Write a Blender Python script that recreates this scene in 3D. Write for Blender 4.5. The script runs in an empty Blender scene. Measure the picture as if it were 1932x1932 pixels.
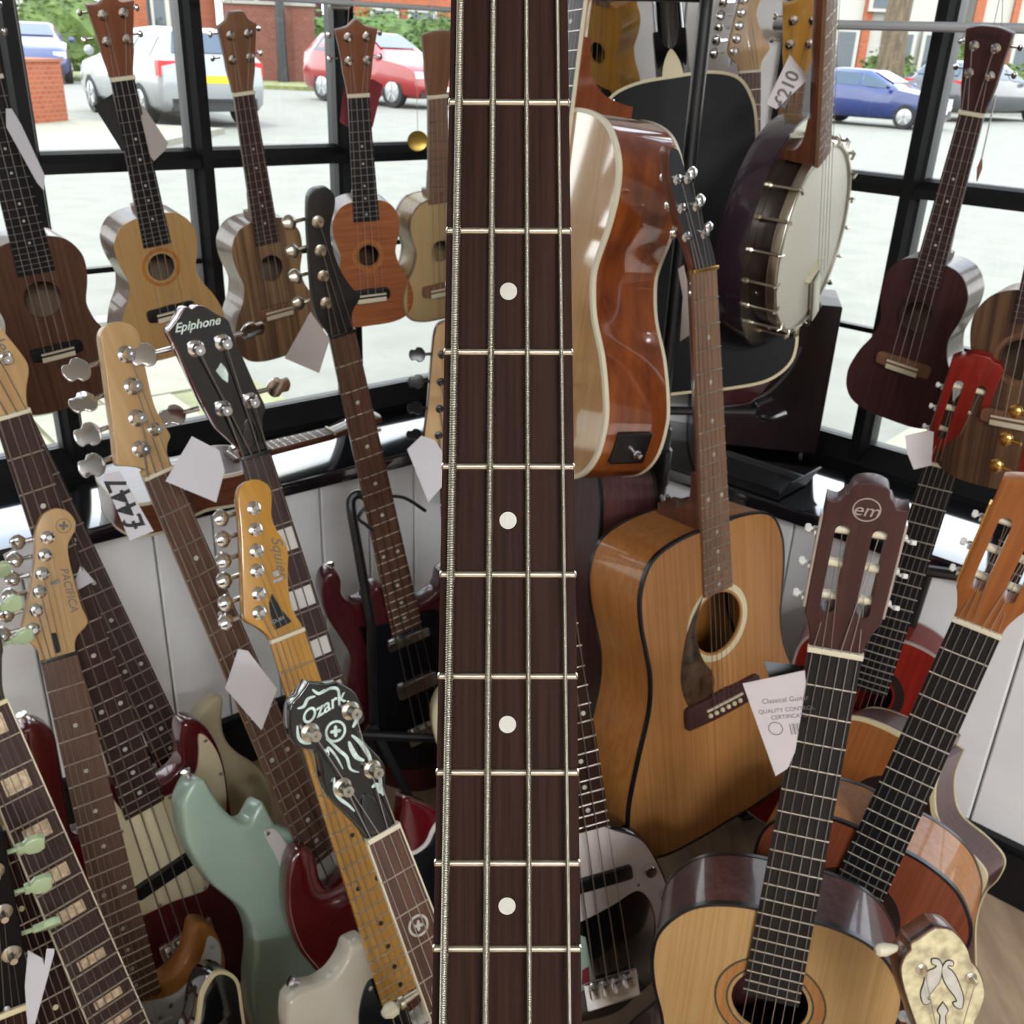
import bpy, bmesh, math, random
from mathutils import Vector, Matrix
from mathutils.geometry import tessellate_polygon
random.seed(7)
SC = bpy.context.scene
COL = SC.collection
PI = math.pi

# ------------------------------------------------------------------ camera
# focal length in pixels of the 1932 frame; the window mullions fix pitch (25.3 deg down) and a slight roll
FPX, CX, CY, EYE = 1860.0, 966.0, 966.0, 1.45
_n = Vector((800.0 - CX, 4900.0 - CY, FPX)).normalized()
_up = -_n
_Y = Vector((0, 0, 1)) - _up * _up.z
_Y.normalize()
_X = _Y.cross(_up)
ROT = Matrix((_X, _Y, _up))            # rows: world axes in camera coordinates (x right, y down, z forward)
CAMP = Vector((0, 0, EYE))
cam_d = bpy.data.cameras.new('camera')
cam = bpy.data.objects.new('camera', cam_d)
COL.objects.link(cam)
_cols = (ROT @ Vector((1, 0, 0)), ROT @ Vector((0, -1, 0)), ROT @ Vector((0, 0, -1)))
cam.matrix_world = Matrix(((_cols[0].x, _cols[1].x, _cols[2].x, CAMP.x), (_cols[0].y, _cols[1].y, _cols[2].y, CAMP.y),
                           (_cols[0].z, _cols[1].z, _cols[2].z, CAMP.z), (0, 0, 0, 1)))
cam_d.sensor_width = 36.0
cam_d.lens = 36.0 * FPX / 1932.0
cam_d.clip_start = 0.05
cam_d.clip_end = 300
cam_d.dof.use_dof = True
cam_d.dof.focus_distance = 0.349
cam_d.dof.aperture_fstop = 44.0
SC.camera = cam

# ------------------------------------------------------------------ world, sun, exposure
W = bpy.data.worlds.new('sky')
SC.world = W
W.use_nodes = True
nt = W.node_tree
bg = nt.nodes['Background']
geo = nt.nodes.new('ShaderNodeTexCoord')
sep = nt.nodes.new('ShaderNodeSeparateXYZ')
ramp = nt.nodes.new('ShaderNodeValToRGB')
noi = nt.nodes.new('ShaderNodeTexNoise')
mixc = nt.nodes.new('ShaderNodeMixRGB')
cr = nt.nodes.new('ShaderNodeValToRGB')
nt.links.new(geo.outputs['Generated'], sep.inputs[0])
nt.links.new(sep.outputs['Z'], ramp.inputs[0])
ramp.color_ramp.elements[0].position = 0.0
ramp.color_ramp.elements[0].color = (0.92, 0.93, 0.93, 1)
ramp.color_ramp.elements[1].position = 0.9
ramp.color_ramp.elements[1].color = (0.42, 0.60, 0.92, 1)
noi.inputs['Scale'].default_value = 2.2
noi.inputs['Detail'].default_value = 5
nt.links.new(geo.outputs['Generated'], noi.inputs['Vector'])
cr.color_ramp.elements[0].position = 0.42
cr.color_ramp.elements[1].position = 0.62
nt.links.new(noi.outputs[0], cr.inputs[0])
nt.links.new(cr.outputs[0], mixc.inputs[0])
nt.links.new(ramp.outputs[0], mixc.inputs[1])
mixc.inputs[2].default_value = (0.97, 0.96, 0.94, 1)
nt.links.new(mixc.outputs[0], bg.inputs[0])
bg.inputs[1].default_value = 3.1

sun_d = bpy.data.lights.new('sun', 'SUN')
sun_d.energy = 2.0
sun_d.angle = math.radians(2.0)
sun_d.color = (1.0, 0.96, 0.88)
sun = bpy.data.objects.new('sun', sun_d)
COL.objects.link(sun)
sun.location = (0, -6, 12)
sun.rotation_euler = (math.radians(28), 0, math.radians(-14))   # high sun from behind the shop

vs = SC.view_settings
vs.view_transform = 'Standard'
vs.look = 'None'
vs.exposure = 0.9
vs.gamma = 1.0
vs.use_curve_mapping = False
SC.cycles.max_bounces = 6
SC.cycles.diffuse_bounces = 3
SC.cycles.glossy_bounces = 3
SC.cycles.transmission_bounces = 2
SC.cycles.transparent_max_bounces = 8
SC.cycles.caustics_reflective = False
SC.cycles.caustics_refractive = False
SC.cycles.adaptive_threshold = 0.02

# ------------------------------------------------------------------ pixel helpers (real distances)
def ray(px, py):
    return ROT @ Vector(((px - CX) / FPX, (py - CY) / FPX, 1.0))
def at(px, py, t):                     # point at axial distance t
    return CAMP + ray(px, py) * t
def onz(px, py, z=0.0):
    r = ray(px, py)
    return CAMP + r * ((z - EYE) / r.z)
def project(P):                        # world point -> pixel of the 1932 frame
    d = ROT.transposed() @ (P - CAMP)
    return CX + FPX * d.x / d.z, CY + FPX * d.y / d.z
def ony(px, py, y):
    r = ray(px, py)
    return CAMP + r * (y / r.y)

# ------------------------------------------------------------------ materials
ALB = 1.0                              # reflectance scale for the group of materials that follows
def lin(c):
    return tuple(ALB * ((x / 255.0 / 12.92) if x <= 10 else ((x / 255.0 + 0.055) / 1.055) ** 2.4) for x in c) + (1.0,)
MATS = {}
def new_mat(name):
    m = bpy.data.materials.new(name)
    m.use_nodes = True
    MATS[name] = m
    b = m.node_tree.nodes['Principled BSDF']
    return m, m.node_tree, b
def plain(name, c, rough=0.5, metal=0.0, coat=0.0, spec=0.5, emit=None, noise=0.0, nscale=30.0, bump=0.0):
    m, t, b = new_mat(name)
    b.inputs['Base Color'].default_value = lin(c)
    b.inputs['Roughness'].default_value = rough
    b.inputs['Metallic'].default_value = metal
    b.inputs['Coat Weight'].default_value = coat
    b.inputs['Coat Roughness'].default_value = 0.05
    b.inputs['Specular IOR Level'].default_value = spec
    if emit:
        b.inputs['Emission Color'].default_value = lin(emit[0])
        b.inputs['Emission Strength'].default_value = emit[1]
    if noise or bump:
        tc = t.nodes.new('ShaderNodeTexCoord')
        n = t.nodes.new('ShaderNodeTexNoise')
        n.inputs['Scale'].default_value = nscale
        n.inputs['Detail'].default_value = 4
        t.links.new(tc.outputs['Object'], n.inputs['Vector'])
        if noise:
            r = t.nodes.new('ShaderNodeValToRGB')
            l = lin(c)
            r.color_ramp.elements[0].position = 0.3
            r.color_ramp.elements[1].position = 0.7
            r.color_ramp.elements[0].color = tuple(x * (1 - noise) for x in l[:3]) + (1,)
            r.color_ramp.elements[1].color = tuple(min(1, x * (1 + noise)) for x in l[:3]) + (1,)
            t.links.new(n.outputs[0], r.inputs[0])
            t.links.new(r.outputs[0], b.inputs['Base Color'])
        if bump:
            bp = t.nodes.new('ShaderNodeBump')
            bp.inputs['Strength'].default_value = bump
            bp.inputs['Distance'].default_value = 0.002
            t.links.new(n.outputs[0], bp.inputs['Height'])
            t.links.new(bp.outputs[0], b.inputs['Normal'])
    return m
def wood(name, c1, c2, across=160.0, along=5.0, rough=0.35, coat=0.0, axis='Y', contrast=(0.35, 0.65), rot=0.0, crough=0.05, spec=0.28):
    """grain that runs along one object axis"""
    m, t, b = new_mat(name)
    tc = t.nodes.new('ShaderNodeTexCoord')
    mp = t.nodes.new('ShaderNodeMapping')
    s = {'X': (along, across, across), 'Y': (across, along, across), 'Z': (across, across, along)}[axis]
    mp.inputs['Scale'].default_value = s
    mp.inputs['Rotation'].default_value = (0, 0, rot)
    n = t.nodes.new('ShaderNodeTexNoise')
    n.inputs['Scale'].default_value = 1.0
    n.inputs['Detail'].default_value = 5
    n.inputs['Roughness'].default_value = 0.6
    n.inputs['Distortion'].default_value = 0.3
    r = t.nodes.new('ShaderNodeValToRGB')
    r.color_ramp.elements[0].position = contrast[0]
    r.color_ramp.elements[1].position = contrast[1]
    r.color_ramp.elements[0].color = lin(c1)
    r.color_ramp.elements[1].color = lin(c2)
    t.links.new(tc.outputs['Object'], mp.inputs[0])
    t.links.new(mp.outputs[0], n.inputs['Vector'])
    t.links.new(n.outputs[0], r.inputs[0])
    t.links.new(r.outputs[0], b.inputs['Base Color'])
    b.inputs['Roughness'].default_value = rough
    b.inputs['Specular IOR Level'].default_value = spec
    b.inputs['Coat Weight'].default_value = coat
    b.inputs['Coat Roughness'].default_value = crough
    return m
def glass_mat(name, tint=(1, 1, 1), refl=1.0):
    m = bpy.data.materials.new(name)
    m.use_nodes = True
    t = m.node_tree
    t.nodes.clear()
    o = t.nodes.new('ShaderNodeOutputMaterial')
    tr = t.nodes.new('ShaderNodeBsdfTransparent')
    tr.inputs[0].default_value = tint + (1,)
    g = t.nodes.new('ShaderNodeBsdfGlossy')
    g.inputs['Roughness'].default_value = 0.01
    f = t.nodes.new('ShaderNodeFresnel')
    f.inputs[0].default_value = 1.45
    mm = t.nodes.new('ShaderNodeMath')
    mm.operation = 'MULTIPLY'
    mm.inputs[1].default_value = refl
    mx = t.nodes.new('ShaderNodeMixShader')
    t.links.new(f.outputs[0], mm.inputs[0])
    t.links.new(mm.outputs[0], mx.inputs[0])
    t.links.new(tr.outputs[0], mx.inputs[1])
    t.links.new(g.outputs[0], mx.inputs[2])
    t.links.new(mx.outputs[0], o.inputs[0])
    return m
def brick_mat(name, c1, c2, mortar, scale=4.0):
    m, t, b = new_mat(name)
    tc = t.nodes.new('ShaderNodeTexCoord')
    mp = t.nodes.new('ShaderNodeMapping')
    mp.inputs['Rotation'].default_value = (PI / 2, 0, 0)
    br = t.nodes.new('ShaderNodeTexBrick')
    br.inputs['Color1'].default_value = lin(c1)
    br.inputs['Color2'].default_value = lin(c2)
    br.inputs['Mortar'].default_value = lin(mortar)
    br.inputs['Scale'].default_value = scale
    br.inputs['Mortar Size'].default_value = 0.018
    t.links.new(tc.outputs['Object'], mp.inputs[0])
    t.links.new(mp.outputs[0], br.inputs['Vector'])
    t.links.new(br.outputs[0], b.inputs['Base Color'])
    b.inputs['Roughness'].default_value = 0.9
    return m

M = {}
M['frame'] = plain('black_gloss_paint', (14, 15, 18), 0.45, coat=0.0, spec=.3, noise=0.25, nscale=40, bump=0.15)
M['sill'] = plain('black_sill_paint', (17, 18, 22), 0.10, coat=1.0, noise=0.2, nscale=25, bump=0.04)
M['sill'].node_tree.nodes['Principled BSDF'].inputs['Coat IOR'].default_value = 1.9
M['board'] = plain('white_boarding_paint', (226, 226, 226), 0.45, noise=0.04, nscale=12)
M['wallp'] = plain('dim_rear_wall_paint', (134, 131, 127), 0.8)
M['ceil'] = plain('white_ceiling_paint', (196, 195, 192), 0.7)
M['glass'] = glass_mat('window_glass', (0.97, 0.985, 0.98))
M['floor'] = wood('pale_floor_boards', (150, 126, 104), (186, 163, 138), 14, 2.5, 0.35)
M['steel'] = plain('brushed_steel', (190, 192, 196), 0.3, 1.0)
M['chrome'] = plain('chrome', (225, 226, 228), 0.13, 1.0)
M['nickel'] = plain('nickel_silver', (196, 190, 176), 0.28, 1.0)
M['gold'] = plain('gold_plate', (214, 170, 96), 0.25, 1.0)
M['blackpl'] = plain('black_plastic', (14, 15, 18), 0.28)
M['blacksat'] = plain('black_satin', (20, 21, 23), 0.42)
M['blackmetal'] = plain('black_powder_coat', (15, 16, 18), 0.35)
M['white'] = plain('white_plastic', (196, 194, 188), 0.3)
M['cream'] = plain('cream_plastic', (196, 184, 146), 0.32)
M['bone'] = plain('bone', (196, 188, 164), 0.4)
M['pearl'] = plain('pearl_inlay', (176, 174, 164), 0.25, coat=0.6, noise=0.12, nscale=90)
M['abalone'] = plain('abalone_inlay', (196, 214, 205), 0.2, coat=0.6, noise=0.3, nscale=120)
M['paper'] = plain('white_card', (178, 176, 180), 0.7)
M['paper2'] = plain('grey_card', (150, 140, 136), 0.75)
M['ink'] = plain('black_ink', (24, 24, 26), 0.7)
M['greyink'] = plain('grey_print', (92, 90, 92), 0.7)
M['mint'] = plain('pale_green_plastic', (158, 176, 138), 0.25, coat=0.4)
M['string_n'] = plain('nylon_string', (132, 124, 118), 0.3)
M['string_w'] = plain('wound_steel', (150, 145, 138), 0.4, 1.0)
M['stringsteel'] = plain('roundwound_steel', (186, 183, 172), 0.34, 1.0)
M['fretdull'] = plain('dull_fret_wire', (120, 116, 112), 0.45, 1.0)

# ------------------------------------------------------------------ mesh helpers
def fin(me, smooth=True, ang=0.6):
    bm = bmesh.new()
    bm.from_mesh(me)
    bmesh.ops.recalc_face_normals(bm, faces=bm.faces)
    bm.to_mesh(me)
    bm.free()
    if smooth:
        me.shade_smooth()
        me.set_sharp_from_angle(angle=ang)
    return me
def mk(verts, faces, smooth=True, ang=0.6, name='mesh'):
    me = bpy.data.meshes.new(name)
    me.from_pydata([tuple(v) for v in verts], [], faces)
    return fin(me, smooth, ang)
class MB:
    """collects shapes of ONE part"""
    def __init__(s):
        s.v, s.f = [], []
    def add(s, vf, mat=None):
        v, f = vf
        o = len(s.v)
        s.v += [(mat @ Vector(p)) if mat else Vector(p) for p in v]
        s.f += [tuple(i + o for i in q) for q in f]
        return s
    def mesh(s, smooth=True, ang=0.6):
        return mk(s.v, s.f, smooth, ang)
def ob(name, me, mat=None, parent=None, M4=None):
    o = bpy.data.objects.new(name, me)
    COL.objects.link(o)
    if mat is not None and me is not None and len(me.materials) == 0:
        me.materials.append(mat)
    elif mat is not None and me is not None and me.materials[0] is not mat:
        o.material_slots[0].link = 'OBJECT'
        o.material_slots[0].material = mat
    if parent is not None:
        o.parent = parent
    if M4 is not None:
        o.matrix_basis = M4
    return o
def tag(o, label=None, cat=None, group=None, kind=None):
    if label: o['label'] = label
    if cat: o['category'] = cat
    if group: o['group'] = group
    if kind: o['kind'] = kind
    return o
def empty(name, M4):
    o = bpy.data.objects.new(name, None)
    o.empty_display_size = 0.05
    COL.objects.link(o)
    o.matrix_basis = M4
    return o
def T(x, y, z):
    return Matrix.Translation((x, y, z))
def spl(pts, n=6, closed=True):
    """Catmull-Rom; a third value 1 marks a corner"""
    P = [Vector((p[0], p[1])) for p in pts]
    cor = [len(p) > 2 and p[2] for p in pts]
    k = len(P)
    tan = []
    for i in range(k):
        if cor[i] or (not closed and i in (0, k - 1)):
            tan.append(Vector((0, 0)))
        else:
            tan.append((P[(i + 1) % k] - P[i - 1]) * 0.5)
    out = []
    for i in range(k if closed else k - 1):
        a, b, ta, tb = P[i], P[(i + 1) % k], tan[i], tan[(i + 1) % k]
        L = (b - a).length
        for q in (0, 1):
            tv = (ta, tb)[q]
            if tv.length > 1.2 * L:
                if q == 0: ta = tv * (1.2 * L / tv.length)
                else: tb = tv * (1.2 * L / tv.length)
        for j in range(n):
            t = j / n
            h = (2*t**3 - 3*t**2 + 1, t**3 - 2*t**2 + t, -2*t**3 + 3*t**2, t**3 - t**2)
            p = a * h[0] + ta * h[1] + b * h[2] + tb * h[3]
            if not out or (Vector(out[-1]) - p).length > 1e-5:
                out.append((p.x, p.y))
    if not closed:
        out.append(tuple(P[-1]))
    return out
def area(o):
    return 0.5 * sum(o[i][0] * o[(i+1) % len(o)][1] - o[(i+1) % len(o)][0] * o[i][1] for i in range(len(o)))
def inset(o, d):
    k = len(o)
    sg = 1 if area(o) > 0 else -1
    out = []
    for i in range(k):
        a, b, c = Vector(o[i-1]), Vector(o[i]), Vector(o[(i+1) % k])
        e1, e2 = (b - a), (c - b)
        if e1.length < 1e-9 or e2.length < 1e-9:
            out.append(tuple(b)); continue
        e1.normalize(); e2.normalize()
        n = Vector((-e1.y - e2.y, e1.x + e2.x)) * sg
        if n.length < 1e-6:
            out.append(tuple(b)); continue
        n.normalize()
        cosv = max(0.5, n.dot(Vector((-e1.y, e1.x)) * sg))
        p = b + n * (d / cosv)
        out.append((p.x, p.y))
    return out
def prism(o, w0, w1, bev=0.0, bev0=0.0, holes=(), seg=3):
    """outline (u,v) with v pointing DOWN the strings; local mesh is (u,-v,w)"""
    v, f = [], []
    rings = []
    if bev0:
        for i in range(seg):
            a = PI / 2 * i / seg
            rings.append((bev0 * (1 - math.sin(a)), w0 + bev0 * (1 - math.cos(a))))
    else:
        rings.append((0, w0))
    if bev0: rings.append((0, w0 + bev0))
    if bev:
        for i in range(seg + 1):
            a = PI / 2 * i / seg
            rings.append((bev * (1 - math.cos(a)), w1 - bev + bev * math.sin(a)))
    else:
        rings.append((0, w1))
    k = len(o)
    loops = []
    for d, w in rings:
        q = inset(o, d) if d > 1e-7 else o
        loops.append(len(v))
        v += [(p[0], -p[1], w) for p in q]
    for a, b in zip(loops, loops[1:]):
        for i in range(k):
            j = (i + 1) % k
            f.append((a + i, a + j, b + j, b + i))
    hl = []
    for h in holes:
        s = len(v)
        v += [(p[0], -p[1], w0) for p in h]
        e = len(v)
        v += [(p[0], -p[1], w1) for p in h]
        m = len(h)
        for i in range(m):
            j = (i + 1) % m
            f.append((s + i, s + j, e + j, e + i))
        hl.append((s, e, m))
    for top in (0, 1):
        base = loops[-1] if top else loops[0]
        polys = [[Vector(v[base + i]) for i in range(k)]]
        idx = list(range(base, base + k))
        for s, e, m in hl:
            q = e if top else s
            polys.append([Vector(v[q + i]) for i in range(m)])
            idx += list(range(q, q + m))
        for p in polys:
            for q in p: q.z = 0
        for tri in tessellate_polygon(polys):
            f.append(tuple(idx[i] for i in tri))
    return v, f
def circ(cx, cy, r, n=28, ry=None):
    ry = ry or r
    return [(cx + r * math.cos(2*PI*i/n), cy + ry * math.sin(2*PI*i/n)) for i in range(n)]
def rect(u0, v0, u1, v1):
    return [(u0, v0), (u1, v0), (u1, v1), (u0, v1)]
def rrect(u0, v0, u1, v1, r, n=4):
    out = []
    for cx, cy, a0 in ((u1-r, v1-r, 0), (u0+r, v1-r, 90), (u0+r, v0+r, 180), (u1-r, v0+r, 270)):
        for i in range(n + 1):
            a = math.radians(a0 + 90 * i / n)
            out.append((cx + r * math.cos(a), cy + r * math.sin(a)))
    return out
def box(x0, y0, z0, x1, y1, z1):
    v = [(x, y, z) for z in (z0, z1) for y in (y0, y1) for x in (x0, x1)]
    return v, [(0,1,3,2), (4,5,7,6), (0,1,5,4), (2,3,7,6), (0,2,6,4), (1,3,7,5)]
def lathe(prof, n=16, axis='Z'):
    v, f = [], []
    for r, z in prof:
        for i in range(n):
            a = 2 * PI * i / n
            v.append((r * math.cos(a), r * math.sin(a), z))
    for k in range(len(prof) - 1):
        for i in range(n):
            j = (i + 1) % n
            f.append((k*n + i, k*n + j, (k+1)*n + j, (k+1)*n + i))
    f.append(tuple(range(n)))
    f.append(tuple(range((len(prof)-1)*n, len(prof)*n)))
    if axis == 'X':
        v = [(z, x, y) for x, y, z in v]
    if axis == 'Y':
        v = [(x, z, y) for x, y, z in v]
    return v, f
def tube(pts, r, n=8, closed=False):
    P = [Vector(p) for p in pts]
    R = r if isinstance(r, (list, tuple)) else [r] * len(P)
    v, f = [], []
    t0 = (P[1] - P[0]).normalized()
    a = t0.orthogonal().normalized()
    for i, p in enumerate(P):
        if closed:
            t = (P[(i+1) % len(P)] - P[i-1]).normalized()
        else:
            t = (P[min(i+1, len(P)-1)] - P[max(i-1, 0)]).normalized()
        a = (a - t * a.dot(t)).normalized()
        b = t.cross(a)
        for j in range(n):
            th = 2 * PI * j / n
            v.append(p + (a * math.cos(th) + b * math.sin(th)) * R[i])
    m = len(P)
    for i in range(m if closed else m - 1):
        for j in range(n):
            k = (j + 1) % n
            i2 = (i + 1) % m
            f.append((i*n + j, i*n + k, i2*n + k, i2*n + j))
    if not closed:
        f.append(tuple(range(n)))
        f.append(tuple(range((m-1)*n, m*n)))
    return v, f
def curve3(pts, n=8):
    P = [Vector(p) for p in pts]
    out = []
    for i in range(len(P) - 1):
        p0, p1, p2, p3 = P[max(i-1, 0)], P[i], P[i+1], P[min(i+2, len(P)-1)]
        for j in range(n):
            t = j / n
            out.append(0.5 * ((2*p1) + (p2-p0)*t + (2*p0-5*p1+4*p2-p3)*t*t + (3*p1-p0-3*p2+p3)*t**3))
    out.append(P[-1])
    return out
def text_mesh(s, size, extrude=0.0002, shear=0.0, offset=0.0):
    c = bpy.data.curves.new('lettering', 'FONT')
    c.body = s
    c.size = size
    c.extrude = extrude
    c.shear = shear
    c.offset = offset
    c.align_x = 'CENTER'
    c.align_y = 'CENTER'
    o = bpy.data.objects.new('lettering_tmp', c)
    COL.objects.link(o)
    bpy.context.view_layer.update()
    me = bpy.data.meshes.new_from_object(o.evaluated_get(bpy.context.evaluated_depsgraph_get()))
    bpy.data.objects.remove(o)
    bpy.data.curves.remove(c)
    return me

# ------------------------------------------------------------------ the setting
LP, LD, LN = Vector((-1.022, 1.655)), Vector((.773, .634)).normalized(), None
LN = Vector((-LD.y, LD.x))
RP, RD = Vector((.555, 2.156)), Vector((.756, -.655)).normalized()
RN = Vector((-RD.y, RD.x))
SILL, CEIL = 0.65, 2.9
LSD, RSD = 0.26, 0.30             # sill depth
def wpt(P, D, N, s, d=0.0):       # window plane coordinate s, d outward
    q = P + D * s + N * d
    return q
def isect(P, D, Q, E):
    den = D.x * E.y - D.y * E.x
    t = ((Q.x - P.x) * E.y - (Q.y - P.y) * E.x) / den
    return P + D * t
def extr(poly, z0, z1):
    """vertical prism over a plan polygon"""
    return prism([(p[0], -p[1]) for p in poly], z0, z1)
def bar(P, D, N, s0, s1, d0, d1, z0, z1):
    return extr([wpt(P, D, N, s0, d0), wpt(P, D, N, s1, d0), wpt(P, D, N, s1, d1), wpt(P, D, N, s0, d1)], z0, z1)
def struct(name, me, mat, parent=None):
    o = ob(name, me, mat, parent)
    if parent is None: o['kind'] = 'structure'
    return o
def part(name, vf, mat, parent, smooth=True, M4=None, ang=0.6):
    return ob(name, mk(vf[0], vf[1], smooth, ang), mat, parent, M4)

LS0, LS1 = -2.3, 1.21
RS0, RS1 = -0.06, 2.3
# wall corner of the boarding under the sills
lf0 = LP - LN * (LSD - 0.03)
rf0 = RP - RN * (RSD - 0.03)
wcorner = isect(lf0, LD, rf0, RD)
lA, rA = wpt(LP, LD, LN, LS0), wpt(RP, RD, RN, RS1)
back = [(-2.9, -5.2), (2.7, -5.2)]
fl = [tuple(lA + LN * 0.1), tuple(isect(LP + LN * .1, LD, RP + RN * .1, RD)), tuple(rA + RN * 0.1), back[1], back[0]]
fo = MB().add(extr(fl, -0.05, 0.0))
struct('floor', fo.mesh(False), M['floor'])
struct('ceiling', MB().add(extr(fl, CEIL, CEIL + 0.12)).mesh(False), M['ceil'])
struct('wall_back', MB().add(extr([back[0], back[1], (2.7, -5.3), (-2.9, -5.3)], 0, CEIL)).mesh(False), M['wallp'])
struct('wall_left_rear', MB().add(extr([tuple(lA), back[0], (-3.0, -5.2), tuple(lA + Vector((-.1, 0)))], 0, CEIL)).mesh(False), M['wallp'])
struct('wall_right_rear', MB().add(extr([tuple(rA), back[1], (2.8, -5.2), tuple(rA + Vector((.1, 0)))], 0, CEIL)).mesh(False), M['wallp'])

def boarded_wall(name, P0, D, N, s0, s1, z0, z1, wb=0.116):
    w = struct(name, MB().add(bar(P0, D, N, s0, s1, 0.018, 0.06, z0, z1)).mesh(False), M['board'])
    n = max(1, int(round((s1 - s0) / wb)))
    st = (s1 - s0) / n
    for i in range(n):
        a, b = s0 + i * st + 0.0018, s0 + (i + 1) * st - 0.0018
        c = 0.003
        poly = [wpt(P0, D, N, a, 0.018), wpt(P0, D, N, a, c), wpt(P0, D, N, a + c, 0), wpt(P0, D, N, b - c, 0), wpt(P0, D, N, b, c), wpt(P0, D, N, b, 0.018)]
        part('board', extr(poly, z0, z1), M['board'], w, False)
    return w
sL = (wcorner - lf0).dot(LD)
sR = (wcorner - rf0).dot(RD)
wl = boarded_wall('wall_left', lf0, LD, LN, LS0, sL, 0.0, SILL - 0.03)
wr = boarded_wall('wall_right', rf0, RD, RN, sR, RS1, 0.0, SILL - 0.03)
struct('baseboard_left', MB().add(bar(lf0, LD, LN, LS0, sL - .02, -0.018, -0.0005, 0, 0.13)).add(bar(lf0, LD, LN, LS0, sL - .02, -0.024, -0.0005, 0.1, 0.115)).mesh(False), M['frame'])
struct('baseboard_right', MB().add(bar(rf0, RD, RN, sR + .02, RS1, -0.018, -0.0005, 0, 0.13)).add(bar(rf0, RD, RN, sR + .02, RS1, -0.024, -0.0005, 0.1, 0.115)).mesh(False), M['frame'])
# sills
sfl, sfr = LP - LN * LSD, RP - RN * RSD
scorner = isect(sfl, LD, sfr, RD)
bcorner = isect(LP, LD, RP, RD)
def sill(name, a, b, c, d):
    o = [(p.x, -p.y) for p in (a, b, c, d)]
    return struct(name, mk(*prism(o, SILL - 0.03, SILL, bev=0.006)), M['sill'])
sill('trim_1', wpt(sfl, LD, LN, LS0), scorner, bcorner, wpt(LP, LD, LN, LS0))
sill('trim_2', scorner, wpt(sfr, RD, RN, RS1), wpt(RP, RD, RN, RS1), bcorner)

def window(name, P, D, N, s0, s1, mull, ztop=2.3):
    root = struct(name, MB().add(bar(P, D, N, s0, s1, 0.0, 0.07, ztop, ztop + 0.05)).mesh(False), M['frame'])
    # bottom rail with a sloped inner bead
    r = MB()
    a, b = wpt(P, D, N, s0), wpt(P, D, N, s1)
    def prof(pr):
        v, f = [], []
        for s in (s0, s1):
            for d, z in pr:
                q = wpt(P, D, N, s, d)
                v.append((q.x, q.y, z))
        k = len(pr)
        for i in range(k):
            j = (i + 1) % k
            f.append((i, j, k + j, k + i))
        f.append(tuple(range(k))); f.append(tuple(range(k, 2*k)))
        return v, f
    part('bottom_rail', prof([(-.012, SILL), (-.012, SILL + .012), (.022, SILL + .045), (.028, SILL + .05), (.06, SILL + .05), (.06, SILL)]), M['frame'], root, False)
    part('transom', prof([(.0, 1.214), (.0, 1.232), (.016, 1.245), (.03, 1.250), (.058, 1.250), (.058, 1.214)]), M['frame'], root, False)
    xs = [s0] + list(mull) + [s1]
    for s in mull:
        pr = [(-.006, -.010), (.012, -.016), (.02, -.021), (.06, -.021), (.06, .021), (.02, .021), (.012, .016), (-.006, .010)]
        poly = [wpt(P, D, N, s + b_, d_) for d_, b_ in pr]
        part('mullion', extr(poly, SILL, ztop), M['frame'], root, False)
    for i in range(len(xs) - 1):
        for za, zb in ((SILL + .05, 1.214), (1.25, ztop)):
            part('pane', bar(P, D, N, xs[i], xs[i+1], .036, .040, za, zb), M['glass'], root, False)
    part('glazing_bar', bar(P, D, N, s0, s1, .028, .046, 1.03, 1.04) if P is LP else bar(P, D, N, s0, s1, .028, .046, .935, .945), M['frame'], root, False)
    for s in (s0 + .0, s1 - .05):
        part('post', bar(P, D, N, s, s + .05, -.02, .08, SILL, CEIL), M['frame'], root, False)
    return root
window('window_1', LP, LD, LN, LS0, LS1, [.212 + .3165 * k for k in range(-7, 4)])
window('window_2', RP, RD, RN, RS0, RS1, [.24 + .32 * k for k in range(0, 7)])
struct('wall_lintel_left', MB().add(bar(LP, LD, LN, LS0, LS1, -.02, .1, 2.35, CEIL)).mesh(False), M['board'])
struct('wall_lintel_right', MB().add(bar(RP, RD, RN, RS0, RS1, -.02, .1, 2.35, CEIL)).mesh(False), M['board'])
# plinth walls under the glass, outside face
struct('wall_plinth_left', MB().add(bar(LP, LD, LN, LS0, 1.9, .02, .1, 0, SILL)).mesh(False), M['frame'])
struct('wall_plinth_right', MB().add(bar(RP, RD, RN, -.6, RS1, .02, .1, 0, SILL)).mesh(False), M['frame'])
# white boarded corner panel between the two windows
pa, pb_ = wpt(LP, LD, LN, LS1 + .0, 0.0), wpt(RP, RD, RN, RS0, 0.0)
cd = (pb_ - pa); cl = cd.length; cd.normalize()
cn = Vector((-cd.y, cd.x))
boarded_wall('wall_corner', pa, cd, cn, 0, cl, SILL, CEIL, 0.105)
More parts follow.
